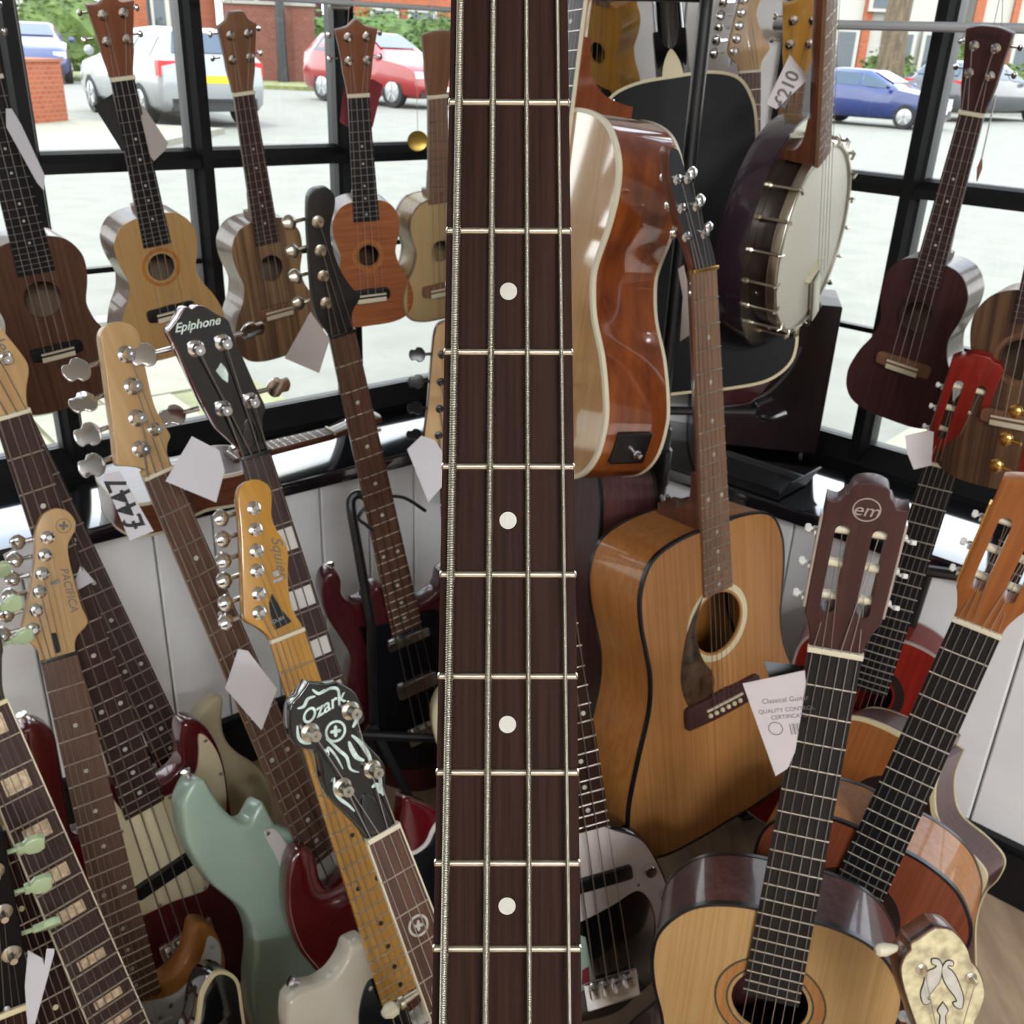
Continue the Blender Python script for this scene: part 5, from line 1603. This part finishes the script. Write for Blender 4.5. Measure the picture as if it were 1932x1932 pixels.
# cherry bass with black headstock
I = bass('cherry red bass guitar with black Epiphone headstock and white block inlays', (484, 862), 1.28, (602, 1245), .287, 16, 'darkrose', 'cherry', dots='block3', dotm='white', binding=None)
I.nut('blackpl'); I.sethead(14)
I.headstock(I.trace([(460, 868, 1), (452, 850), (430, 828), (408, 806), (370, 738), (336, 664), (318, 628), (326, 613), (338, 596), (345, 584), (353, 579), (363, 583), (373, 577), (388, 579), (407, 591), (422, 598), (432, 606), (438, 624), (456, 668), (482, 728), (501, 768), (496, 788), (496, 817), (504, 845), (510, 858, 1)]), .023, M['cherry'], face=M['blackg'])
for k, q in enumerate(((369, 657), (420, 646), (420, 770), (472, 755))):
    a = I.trace([q])[0]; I.tuner(a[0], a[1], (-1, 1)[k % 2], 'bass', (.022, .016)[k % 2], big=True)
p = I.posts; I.posts = [p[2], p[0], p[1], p[3]]
a = I.trace([(371, 612)])[0]; I.letter('maker_name', 'Epiphone', .0150, a[0], a[1], -2, 'abalone', .4, offset=.0002)
I.P('inlay', prism(I.trace([(416, 684), (425, 694), (430, 706), (429, 722), (418, 714), (407, 700)]), .0011, .0016), 'abalone', I.head)
I.P('truss_rod_cover', prism(spl([(-.010, -.012), (-.011, -.030), (0, -.048), (.011, -.030), (.010, -.012)], 4), .0012, .003, .0006), 'blackg', I.head)
I.solidpx([(655, 1650, 1), (640, 1672), (618, 1679), (604, 1655), (595, 1613), (575, 1600), (556, 1612), (545, 1640), (541, 1690), (546, 1742), (566, 1794), (592, 1828), (614, 1856), (630, 1910), (700, 1960), (800, 1965), (880, 1900), (885, 1800), (860, 1720), (868, 1640), (850, 1550), (822, 1526), (792, 1512), (767, 1506), (763, 1530), (758, 1568), (765, 1600), (745, 1635, 1)], M['cherry'])
I.platepx('pickguard_edge', [(760, 1612), (782, 1604), (802, 1588), (815, 1560), (830, 1548), (850, 1600), (850, 1700), (800, 1780), (740, 1760), (738, 1660)], 'white', .002)
I.platepx('pickguard', [(762, 1619), (785, 1610), (807, 1592), (820, 1566), (832, 1556), (845, 1600), (845, 1700), (798, 1773), (743, 1755), (743, 1662)], 'blackpg', .0036)
I.pickup(.69, .09, .045, 'chrome'); I.pickup(.80, .08, .03, 'chrome'); I.ebridge(.864); I.strings(.82, .057, .0016, .006, G4)
I.strap(-.012, I.vp - .01, 120)
# tele style guitar
I = six('white electric guitar with amber maple neck and headstock', (544, 1203), 1.15, (758, 1865), .455, 18, 'electric_guitar', 'guitar', .648, .042, .056, 21, 'mapleA', 'mapleA', 16)
I.neck(dotmat='blackpl', dotr=.003); I.nut('bone'); I.sethead(0)
I.headstock(I.trace([(514, 1215, 1), (507, 1200), (489, 1185), (470, 1175), (463, 1168), (460, 1148), (457, 1074), (454, 999), (450, 957), (449, 934), (455, 917), (470, 906), (489, 905), (507, 916), (513, 934), (513, 974), (522, 999), (537, 1021), (544, 1044), (544, 1074), (545, 1111), (552, 1148), (569, 1178), (574, 1190, 1)]), .015)
for q in ((488, 1156), (487, 1120), (484, 1077), (483, 1039), (481, 999), (478, 959)):
    a = I.trace([q])[0]; I.tuner(a[0], a[1], -1, 'guitar', .012)
a = I.trace([(527, 1050)])[0]; I.letter('maker_name', 'Squier', .019, a[0], a[1], -97, 'greyink', .4, h=.0004)
I.P('truss_decal', prism(I.trace([(513, 1120), (507, 1138), (512, 1173), (519, 1189), (550, 1173), (529, 1148)]), .0, .0009), 'blackpl', I.head)
a = I.trace([(523, 1170)])[0]; I.letter('decal_words', 'SQUIER', .0052, a[0], a[1], 0, 'steel', .1, h=.0011)
a = I.trace([(521, 1088)])[0]
I.P('string_clip', box(-.006, -.002, 0, .006, .002, .004), 'chrome', I.head @ T(a[0], -a[1] - .004, 0), False)
I.P('string_clip', box(-.004, -.0035, 0, .003, .0035, .005), 'chrome', I.head @ T(a[0], -a[1] + .004, 0), False)
I.solidpx([(690, 1770, 1), (664, 1782), (654, 1807), (633, 1838), (607, 1856), (577, 1864), (556, 1878), (545, 1898), (548, 1960), (590, 2040), (610, 2120), (640, 2220), (720, 2280), (840, 2270), (915, 2200), (920, 2100), (880, 2030), (860, 1960), (850, 1905), (832, 1890), (812, 1915), (785, 1930), (760, 1890, 1)], M['whiteb'])
I.platepx('pickguard', [(703, 1845, 1), (693, 1852), (682, 1880), (676, 1932), (695, 2040), (800, 2080), (855, 2000), (835, 1935), (790, 1950), (766, 1900, 1)], 'blackpg')
q = I.pospx(698, 1864); I.screw(*q, .0026)
I.pickup(.53, .07, .022, 'chrome'); I.ebridge(.64, .08, .05, nsad=6); I.strings(.8, .05, gauges=G6)
q = I.pospx(574, 1868); I.strap(q[0], q[1], 130)
# dark bass further back
I = bass('wine red bass guitar with long black headstock leaning on a stand', (647, 633), 1.50, (762, 1160), .56, 16, 'mahog', 'mahog_nk', nutw=.042, endw=.060)
I.nut('blackpl'); I.sethead(4)
I.headstock(I.trace([(624, 637, 1), (613, 621), (599, 599), (591, 561), (586, 499), (582, 425), (583, 375), (591, 361), (608, 355), (623, 358), (632, 371), (632, 393), (625, 422), (624, 447), (632, 482), (644, 512), (661, 539), (676, 555), (680, 562), (666, 588), (665, 610), (668, 629, 1)]), .016, M['blacksat'])
for q in ((614, 571), (609, 520), (604, 472), (599, 418)):
    a = I.trace([q])[0]; I.tuner(a[0], a[1], -1, 'guitar', .010, mat='nickel', sc=1.1)
I.solidpx([(716, 1108, 1), (708, 1111), (685, 1138), (661, 1139), (646, 1123), (645, 1098), (636, 1082), (621, 1084), (609, 1103), (609, 1136), (619, 1168), (638, 1198), (657, 1228), (663, 1248), (657, 1290), (648, 1360), (665, 1430), (720, 1480), (800, 1495), (880, 1450), (905, 1360), (885, 1280), (868, 1220), (875, 1160), (872, 1100), (855, 1078), (835, 1086), (827, 1113), (807, 1131), (790, 1139, 1)], M['winebody'])
I.platepx('pickguard', [(676, 1184, 1), (730, 1176), (797, 1154), (827, 1151), (860, 1170), (860, 1230), (885, 1300), (880, 1400), (790, 1450), (715, 1430), (708, 1322), (706, 1270), (688, 1210)], 'blackpg', .003)
q = I.pospx(769, 1203); I.pickup(q[1], .085, .022, 'chrome', u=q[0]); q = I.pospx(785, 1290); I.pickup(q[1], .085, .035, 'chrome', u=q[0]); I.ebridge(.864); I.strings(.82, .057, .0016, .008, G4)
q = I.pospx(632, 1085); I.strap(q[0], q[1], 80)
# pacifica
I = six('natural electric guitar with Pacifica maple headstock and white pickguard', (113, 1244), 1.22, (262, 1880), .466, 10, 'electric_guitar', 'guitar', .648, .042, .056, 22, 'rosewood2', 'maple', 16)
I.neck(dotr=.0028); I.nut('blackpl', .002, .004); I.sethead(0)
I.headstock(I.trace([(82, 1249, 1), (74, 1230), (62, 1218), (47, 1208), (40, 1198), (42, 1183), (50, 1148), (60, 1098), (66, 1049), (67, 1011), (72, 989), (82, 970), (104, 959), (127, 964), (142, 982), (143, 999), (135, 1014), (129, 1029), (130, 1049), (139, 1088), (154, 1143), (166, 1170), (161, 1184), (147, 1199), (142, 1215), (144, 1238, 1)]), .014)
for q in ((62, 1187), (68, 1151), (74, 1116), (79, 1082), (84, 1047), (89, 1014)):
    a = I.trace([q])[0]; I.tuner(a[0], a[1], -1, 'guitar', .009)
a = I.trace([(130, 1113)])[0]; I.letter('model_name', 'PACIFICA', .0135, a[0], a[1], -89, 'greyink', .2, h=.0004)
a = I.trace([(120, 992)])[0]
I.P('logo_ring', prism(circ(a[0], a[1], .0092, 24), 0, .0004, 0, 0, [circ(a[0], a[1], .0083, 24)]), 'greyink', I.head)
cross_inlay(I, a[0], a[1], .0062, M['greyink'], .0003)
a = I.trace([(103, 1098)])[0]; I.P('string_tree', box(-.005, -.002, 0, .005, .002, .004), 'chrome', I.head @ T(a[0], -a[1], 0), False)
I.P('truss_rod_slot', prism(rrect(-.0035, -.030, .0035, -.004, .003), 0, .0004), 'blackpl', I.head)
I.solidpx([(279, 1862, 1), (294, 1857), (323, 1840), (348, 1811), (360, 1776), (366, 1750), (380, 1741), (400, 1748), (417, 1776), (427, 1812), (425, 1840), (412, 1890), (410, 1960), (425, 2050), (395, 2140), (290, 2190), (170, 2170), (100, 2090), (105, 1990), (85, 1920), (80, 1850), (100, 1830), (130, 1870), (190, 1885, 1)], M['honey'])
I.platepx('pickguard', [(282, 1888, 1), (323, 1877), (352, 1855), (373, 1824), (387, 1786), (391, 1769), (399, 1766), (413, 1781), (416, 1815), (408, 1870), (395, 1950), (370, 2060), (250, 2120), (150, 2060), (130, 1960), (140, 1890), (190, 1900, 1)], 'whitepg')
for q in ((400, 1785), (322, 1896), (302, 1918), (284, 1928)): I.screw(*I.pospx(*q), .0026)
I.pickup(.53, .075, .02, 'white'); I.pickup(.58, .075, .02, 'white'); I.ebridge(.64, .08, .045, nsad=6); I.strings(.8, .05, gauges=G6)
# les paul style, pearloid blocks
I = six('black electric guitar with pearloid block inlays and white bound fretboard', (-26, 1343), 1.03, (226, 1935), .393, 8, 'electric_guitar', 'guitar', .628, .043, .056, 22, 'darkrose', 'blackg', 16, fw=.0012)
I.neck(dots='block', dotmat='pearlblk', binding='bone'); I.nut('cream'); I.sethead(14)
I.headstock(gibson_head(.0215, .19, .036), .015, M['blackg'], face=M['blackg'])
for v in (-.05, -.09, -.13):
    for sg in (-1, 1): I.tuner(sg * .022, v, sg, 'tulip', .018, btn='mint')
p = I.posts; I.posts = [p[0], p[2], p[4], p[5], p[3], p[1]]
I.solid(LESP, M['blackg'], th=.048, bev=.004, vp=.385)
I.P('binding', prism(inset(I.bout, -.0006), I.wtop - .006, I.wtop + .001, .001, 0, [inset(I.bout, .0035)]), 'cream')
I.pickup(.49, .085, .038, 'gold'); I.pickup(.57, .085, .038, 'gold'); I.ebridge(.628, .08, .02, 'gold', 6); I.strings(.8, .05, gauges=G6)
# strat neck at the lower left
I = six('brown fretboard electric guitar leaning below the black headstock at lower left', (-8, 1573), 1.06, (112, 1921), .2155, 6, 'electric_guitar', 'guitar', .648, .042, .056, 21, 'rosewood', 'maple', 16)
I.neck(dotmat='cream', dotr=.003); I.nut('bone'); I.sethead(0)
I.headstock(strat_head(.021, .18), .014)
for k in range(6): I.tuner(-.030 + .004 * k, -.036 - .0235 * k, -1, 'guitar', .013)
I.solid(STRAT, M['honey'], vp=.42); I.pickup(.53, .075, .02, 'white'); I.ebridge(.64, .08, .045, nsad=6); I.strings(.8, .05)
# black tulip tuner headstock, nearest at the lower left
I = six('black electric guitar headstock with pale green tulip tuners at the lower left corner', (2, 1922), .95, (62, 2300), .215, 4, 'electric_guitar', 'guitar', .628, .043, .056, 22, 'rosewood', 'mahog_nk', 16)
I.neck(dots='block3', dotmat='pearlblk'); I.nut('cream', .003, .006); I.sethead(12)
I.headstock(I.trace([(-48, 1934, 1), (-60, 1890), (-72, 1800), (-84, 1700), (-92, 1590), (-60, 1570), (-38, 1560), (-15, 1572), (8, 1572), (14, 1610), (30, 1700), (45, 1790), (56, 1862), (52, 1895), (46, 1916, 1)]), .015, M['blackback'], face=M['blackback'])
for sg, qs in ((-1, ((-42, 1800), (-52, 1720), (-60, 1640))), (1, ((21, 1797), (4, 1719), (-12, 1642)))):
    for q in qs:
        a = I.trace([q])[0]; I.tuner(a[0], a[1], sg, 'tulip', .012, mat='nickel', btn='mint', sc=1.1)
p = I.posts; I.posts = [p[0], p[1], p[2], p[5], p[4], p[3]]
LB = I
I.solid(LESP, M['redmetal'], th=.048, vp=.385); I.pickup(.57, .085, .038, 'chrome'); I.ebridge(.628, .08, .02, 'chrome', 6); I.strings(.8, .05, gauges=G6)
I.screw(.006, -.008, .014)
# maple bass headstock with black side behind the central neck
I = bass('natural maple bass headstock with dark keys beside the central neck', (854, 893), 1.50, (903, 1790), .864, 8, 'rosewood', 'maroon', nutw=.040)
I.nut('bone'); I.sethead(0)
I.headstock(fender_head(.020, .225), .018, M['maroon'], face=M['maple'])
for k in range(4): I.tuner(-.018 + .004 * k, -.056 - .040 * k, -1, 'bass', .012, mat='blackpl', sc=.75)
I.solidpx([(895, 1305, 1), (870, 1292), (838, 1304), (816, 1345), (822, 1400), (848, 1450), (858, 1520), (842, 1600), (850, 1700), (890, 1775), (960, 1790), (1030, 1750), (1056, 1660), (1040, 1560), (1046, 1480), (1060, 1400), (1030, 1320), (985, 1300), (950, 1330, 1)], M['creamb']); I.pickup(.72, .09, .03); I.ebridge(.864); I.strings(.82, .057, .0016, .006, G4)
# black bass with pale pickguard on the floor
I = bass('black bass guitar with pale pink pickguard and five strings right of the central neck', (1003, 790), 1.27, (1157, 1862), .864, 14, 'rosewood', 'maple')
fbass_head(I)
I.solidpx([(1070, 1548, 1), (1040, 1535), (1000, 1490), (965, 1500), (950, 1560), (958, 1620), (935, 1700), (925, 1800), (960, 1890), (1050, 1935), (1120, 1928), (1167, 1913), (1201, 1885), (1232, 1857), (1250, 1830), (1264, 1775), (1274, 1748), (1272, 1718), (1264, 1680), (1248, 1638), (1227, 1601), (1205, 1578), (1180, 1566), (1150, 1560), (1120, 1535, 1)], M['blackg'])
I.platepx('pickguard', [(1075, 1550, 1), (1030, 1560), (985, 1540), (968, 1600), (960, 1690), (980, 1760), (1040, 1758), (1097, 1736), (1155, 1706), (1190, 1683), (1208, 1680), (1227, 1701), (1236, 1736), (1236, 1771), (1229, 1808), (1236, 1819), (1246, 1814), (1257, 1778), (1267, 1748), (1266, 1720), (1259, 1680), (1244, 1640), (1223, 1601), (1200, 1580), (1150, 1564), (1118, 1545, 1)], 'pkpink', .003)
q = I.pospx(1127, 1658); I.pickup(q[1], .105, .022, u=q[0])
for q in ((1222, 1636), (1252, 1685), (1262, 1748)): I.knob(*I.pospx(*q))
for q in ((1205, 1668), (1245, 1722), (1238, 1808), (1262, 1708)): I.screw(*I.pospx(*q), .003)
I.platepx('sticker', [(1090, 1763, 1), (1105, 1768, 1), (1122, 1857, 1), (1085, 1876, 1)], 'surf', .0006)
I.platepx('sticker_print', [(1098, 1830, 1), (1111, 1822, 1), (1113, 1850, 1), (1097, 1858, 1)], 'cardred', .0009)
I.ebridge(.864); I.strings(.82, .057, .0016, .006, G4)
# ------------------------------------------------------------------ price tags and cards
def card(label, px, ts, mat='paper', name='price_tag', cat='tag', th=.0008, text=None, tsize=.02, trot=0, tpos=(0, 0), tmat='ink', tsh=0.0):
    """a real card: corners given where they stand, ts = distance(s)"""
    if not isinstance(ts, (list, tuple)): ts = [ts] * len(px)
    P = [at(x, y, t) for (x, y), t in zip(px, ts)]
    c = sum(P, Vector()) / len(P)
    n = Vector((0, 0, 0))
    for i in range(len(P)):
        a, b = P[i] - c, P[(i + 1) % len(P)] - c
        n += a.cross(b)
    n.normalize()
    if n.dot(CAMP - c) < 0: n = -n
    Xc = ROT @ Vector((1, 0, 0))
    X = (Xc - n * Xc.dot(n)).normalized()
    Y = n.cross(X)
    M4 = Matrix(((X.x, Y.x, n.x, c.x), (X.y, Y.y, n.y, c.y), (X.z, Y.z, n.z, c.z), (0, 0, 0, 1)))
    o = [((p - c).dot(X), -(p - c).dot(Y)) for p in P]
    ob_ = ob(name, mk(*prism(o, -th / 2, th / 2), True), M[mat], None, M4)
    tag(ob_, label, cat)
    if text:
        tx = ob('written_price', text_mesh(text, tsize, .0001, tsh, .0006), M[tmat], ob_, T(tpos[0], tpos[1], th / 2 + .0002) @ Matrix.Rotation(math.radians(trot), 4, 'Z'))
    return ob_
card('long white swing tag on the far left brown ukulele', [(11, 205), (22, 205), (40, 235), (84, 330), (83, 360), (70, 345), (12, 240)], 1.47)
card('dark folded leaflet behind the left of the natural ukulele neck', [(177, 200), (214, 176), (232, 190), (237, 285), (230, 285)], 1.56, 'blacksat', 'leaflet', 'leaflet')
card('grey printed leaflet page behind the right of the natural ukulele neck', [(258, 190), (274, 205), (317, 270), (312, 283), (290, 304), (284, 295)], 1.56, 'paper2', 'leaflet', 'leaflet')
card('dark red card behind the orange ukulele neck', [(650, 150), (705, 150), (722, 160), (703, 240), (655, 240), (641, 230)], 1.72, 'cardred', 'leaflet', 'card')
card('grey brown diamond tag hanging from the black bass headstock', [(586, 588), (622, 640), (602, 704), (537, 676)], 1.46, 'paper2')
card('narrow white tag with handwritten price £447', [(193, 896), (224, 888), (290, 1002), (245, 1020)], 1.15, 'paper', text='£447', tsize=.033, trot=114, tpos=(.0, .001))
card('large blank white tag below the maple bass headstock', [(362, 823), (414, 850), (424, 888), (408, 948), (312, 908)], 1.16)
card('white diamond tag on the green bass neck', [(450, 1222), (468, 1228), (523, 1301), (494, 1376), (424, 1301)], [1.13, 1.13, 1.15, 1.17, 1.14])
card('pale tag behind the left of the Pacifica headstock', [(6, 1046), (70, 1012), (60, 1090), (24, 1096)], 1.26)
card('pale tag behind the right of the Pacifica headstock', [(130, 1040), (178, 1096), (146, 1114), (128, 1060)], 1.26)
card('white shield shaped tag below the maple bass headstock by the central neck', [(795, 822), (820, 830), (846, 870), (846, 905), (808, 948), (768, 848)], 1.40)
card('beige tag with handwritten price £210 on the banjo neck', [(1490, 103), (1526, 148), (1494, 178), (1465, 206), (1446, 197), (1451, 184)], 1.36, 'cert', text='£210', tsize=.026, trot=66, tpos=(.004, 0), tmat='greyink')
card('small white tag on the electric guitar behind the banjo', [(1354, 138), (1390, 118), (1392, 140), (1358, 154)], 1.84)
card('narrow pale tag behind the honey guitar neck', [(1279, 508), (1290, 500), (1312, 600), (1311, 626), (1283, 644), (1288, 560)], 1.42, 'paper2')
card('grey white tag hanging from the red classical headstock', [(1708, 822), (1750, 812), (1762, 815), (1757, 878), (1724, 886), (1712, 856)], 1.56, 'cert')
card('folded white tag on the black headstock at lower left', [(53, 1793), (80, 1808), (84, 1822), (88, 1790), (103, 1790), (102, 1800), (66, 1932), (52, 1932), (47, 1860)], .955)
ce = card('white quality control certificate card hanging beside the em classical neck', [(1400, 1293), (1519, 1262), (1521, 1290), (1500, 1420), (1486, 1450), (1464, 1461)], [1.02, 1.0, 1.0, 1.02, 1.03, 1.04], 'cert', 'certificate_card', 'card')
CR = Matrix.Rotation(math.radians(16), 4, 'Z')
for tx, sz, x, y, mt in (('Classical Guitar', .0075, -.002, .026, 'greyink'), ('QUALITY CONTROL', .0062, .000, .015, 'greyink'), ('CERTIFICATE', .0062, .003, .008, 'greyink')):
    ob('print', text_mesh(tx, sz, .0001), M[mt], ce, T(x, y, .0006) @ CR)
for i, w in enumerate((.8, .4, 1.1, .5, .9, .4, .7, 1.2, .5)):
    ob('barcode_bar', mk(*box(-.0004 * w, -.006, 0, .0004 * w, .006, .0002)), M['ink'], ce, T(.006 + i * .0018, -.006 + i * .0005, .0005) @ CR)
ob('print_seal', mk(*prism(circ(0, 0, .0075, 24), 0, .0002, 0, 0, [circ(0, 0, .0066, 24)])), M['greyink'], ce, T(-.009, -.008, .0005))
card('black header flap above the quality certificate card', [(1441, 1247), (1519, 1256), (1519, 1262), (1452, 1281)], 1.03, 'blacksat', 'card_flap', 'card')
# brass disc on the pale ukulele
q = at(788, 266, 1.62)
g = empty('brass_disc', T(*q)); tag(g, 'round brass disc hanging beside the pale ukulele neck', 'pendant')
Rc = cam.matrix_world.to_3x3().to_4x4()
part('disc', lathe([(.0005, -.001), (.0155, -.001), (.017, 0), (.0155, .001), (.0005, .001)], 28), M['brass'], g, True, Rc)
part('thread', tube([Vector((0, 0, .017)), at(786, 150, 1.62) - q], .0005, 6), M['string_n'], g)
# thread with a dark quill hanging from the right ukulele
q0, q1_, q2_ = at(1879, 180, 1.44), at(1852, 300, 1.46), at(1843, 342, 1.47)
g = empty('hanging_quill', T(*q2_)); tag(g, 'thin thread with a dark quill hanging from the right ukulele head', 'pendant')
part('thread', tube([q0 - q2_, q1_ - q2_], .0012, 6), M['string_n'], g)
part('quill', tube([q1_ - q2_, (q1_ * .6 + q2_ * .4) - q2_, (0, 0, 0)], [.0015, .004, .0008], 8), M['peghead_br'], g)

# ------------------------------------------------------------------ stands and things on the sills
# tall black tree stand that carries the glossy and black guitars and the banjo
base = onz(1190, 1330, 0)
pt = at(1301, 300, 1.42)
pole_x, pole_y = pt.x, pt.y
g = empty('guitar_tree_stand', T(pole_x, pole_y, 0)); tag(g, 'tall black tubular guitar stand between the glossy guitar and the banjo', 'stand')
part('upper_pole', tube([(0, 0, .80), (0, 0, 2.0)], .0105, 14), M['blackmetal'], g)
part('lower_pole', tube([(0, 0, .12), (0, 0, .88)], .0165, 14), M['blackmetal'], g)
part('collar', lathe([(.0165, .74), (.021, .745), (.021, .80), (.024, .805), (.024, .865), (.020, .87), (.020, .90), (.0165, .905)], 18), M['blackpl'], g)
part('clamp_knob', lathe([(.004, 0), (.004, .015), (.014, .016), (.016, .024), (.012, .032), (.002, .033)], 10, 'X'), M['blackpl'], g, True, T(0, 0, .80) @ Matrix.Rotation(math.radians(200), 4, 'Z') @ T(.018, 0, 0))
for a in (20, 140, 260):
    l = part('leg', tube(curve3([(0, 0, .40), (.14, 0, .12), (.30, 0, .012)], 6), .010, 10), M['blackmetal'], g, True, Matrix.Rotation(math.radians(a), 4, 'Z'))
    ob('rubber_foot', mk(*lathe([(.012, -.014), (.013, 0), (.012, .014)], 10, 'X')), M['blackpl'], l, T(.305, 0, .013))
for z, a, ln in ((.93, 5, .16), (1.52, 150, .16), (1.58, 20, .18), (1.55, 270, .12)):
    ar = part('arm', tube([(0, 0, 0), (ln, 0, .0)], .007, 10), M['blackmetal'], g, True, T(0, 0, z) @ Matrix.Rotation(math.radians(a), 4, 'Z'))
    ob('yoke', mk(*tube(curve3([(ln + .03, -.035, .012), (ln, -.03, 0), (ln, .03, 0), (ln + .03, .035, .012)], 5), .006, 8)), M['blackpl'], ar)
# hook stand of the wine red bass
g0 = at(697, 1140, 1.72)
g = empty('guitar_stand', T(g0.x, g0.y, 0)); tag(g, 'black tubular hook stand behind the wine red bass', 'stand')
P = [at(700, 1180, 1.76), at(688, 1110, 1.74), at(676, 1040, 1.72), at(663, 965, 1.70), at(664, 940, 1.70), at(680, 932, 1.70), at(700, 946, 1.69)]
P = [p - Vector((g0.x, g0.y, 0)) for p in P]
part('hook_tube', tube([(P[0].x, P[0].y, .02)] + curve3(P, 5), .0085, 10), M['blackmetal'], g)
Q = [at(700, 946, 1.69), at(676, 975, 1.68), at(690, 990, 1.67), at(702, 1000, 1.66)]
part('retaining_rod', tube(curve3([q - Vector((g0.x, g0.y, 0)) for q in Q], 5), .003, 8), M['blackmetal'], g)
Q = [at(735, 936, 1.69), at(765, 940, 1.68), at(803, 964, 1.66)]
part('retaining_rod', tube(curve3([q - Vector((g0.x, g0.y, 0)) for q in Q], 5), .003, 8), M['blackmetal'], g)
for s in (-1, 1):
    part('leg', tube([(0, 0, .30), (s * .16, -.10, .012)], .0085, 10), M['blackmetal'], g)
part('cradle', tube([(-.14, -.03, .30), (.14, -.03, .30)], .0085, 10), M['blackmetal'], g)
# T shaped stand by the red guitar
a0, a1 = at(1752, 1075, 1.74), at(1712, 1200, 1.80)
g = empty('guitar_stand', T(a1.x, a1.y, 0)); tag(g, 'black stand post with padded bar behind the red classical guitar', 'stand')
part('post', tube([(0, 0, .01), a1 - Vector((a1.x, a1.y, 0)), a0 - Vector((a1.x, a1.y, 0))], .010, 10), M['blackmetal'], g)
part('padded_bar', tube([a0 - Vector((a1.x, a1.y, 0)) + Vector((-.02, 0, 0)), a0 - Vector((a1.x, a1.y, 0)) + Vector((.045, -.02, .002))], .011, 10), M['blackpl'], g)
for s in (-1, 1):
    part('leg', tube([(0, 0, .2), (s * .14, -.12, .012)], .009, 10), M['blackmetal'], g)
# floor stand foot seen right of the honey guitar
b0, b1 = onz(1318, 1644, .012), onz(1400, 1640, .012)
g = empty('guitar_stand', T(b0.x, b0.y, 0)); tag(g, 'black rubber footed guitar stand under the honey brown guitar', 'stand')
d = (b1 - b0)
part('leg', tube([(0, 0, .014), (d.x * 1.0, d.y * 1.0, .014), (d.x * 2.4, d.y * 2.4 + .05, .10), (d.x * 1.5, d.y + .20, .33)], .0095, 10), M['blackmetal'], g)
part('rubber_foot', tube([(-.003, 0, .014), (.05, d.y * .6, .014)], .0125, 10), M['blackpl'], g)
part('cradle', tube([(d.x * 1.5 - .15, d.y + .22, .33), (d.x * 1.5 + .12, d.y + .18, .33)], .0095, 10), M['blackmetal'], g)
part('leg', tube([(d.x * 1.5 - .10, d.y + .2, .33), (d.x * 1.5 - .22, d.y + .30, .014)], .0095, 10), M['blackmetal'], g)
# dark cabinet box on the sill in the corner
c0, c1 = onz(1330, 845, SILL), onz(1538, 868, SILL)
dv = (c1 - c0); L = dv.length; an = math.atan2(dv.y, dv.x)
g = empty('speaker_box', T(c0.x, c0.y, SILL) @ Matrix.Rotation(an, 4, 'Z')); tag(g, 'dark maroon box standing on the sill below the banjo', 'box')
M['boxdark'] = wood('dark_stained_box', (38, 24, 28), (52, 32, 36), 30, 3, .5, axis='Z')
part('cabinet', prism(rrect(0, -.17, L, 0, .006), .012, .34, .004, .004), M['boxdark'], g)
for x in (.03, L - .03):
    for y in (.03, .14): part('foot', lathe([(.012, 0), (.012, .012)], 10), M['blackpl'], g, True, T(x, y, 0))
part('cable', tube(curve3([(.02, -.004, .10), (.10, -.006, .13), (.15, -.006, .19), (.17, -.004, .25)], 6), .004, 8), M['greyink'], g)
# black foot rest tray lying on the sill
t0_, t1_ = onz(1345, 872, SILL + .01), onz(1492, 922, SILL + .01)
dv = (t1_ - t0_); L = dv.length; an = math.atan2(dv.y, dv.x)
g = empty('foot_rest', T(t0_.x, t0_.y, SILL) @ Matrix.Rotation(an, 4, 'Z')); tag(g, 'black folding foot rest lying on the right sill', 'foot rest')
part('tray', box(0, -.055, .002, L, .055, .012), M['blacksat'], g, False)
part('side_bar', box(0, .050, .012, L, .058, .022), M['steel'], g, False)
part('side_bar', box(0, -.058, .012, L, -.050, .022), M['blackmetal'], g, False)
part('folded_flap', ([(L, -.06, .004), (L + .004, -.06, .004), (L + .03, -.06, .05), (L + .026, -.06, .05), (L, .06, .004), (L + .004, .06, .004), (L + .03, .06, .05), (L + .026, .06, .05)], [(0, 1, 2, 3), (4, 5, 6, 7), (0, 1, 5, 4), (1, 2, 6, 5), (2, 3, 7, 6), (3, 0, 4, 7)]), M['blacksat'], g, False)
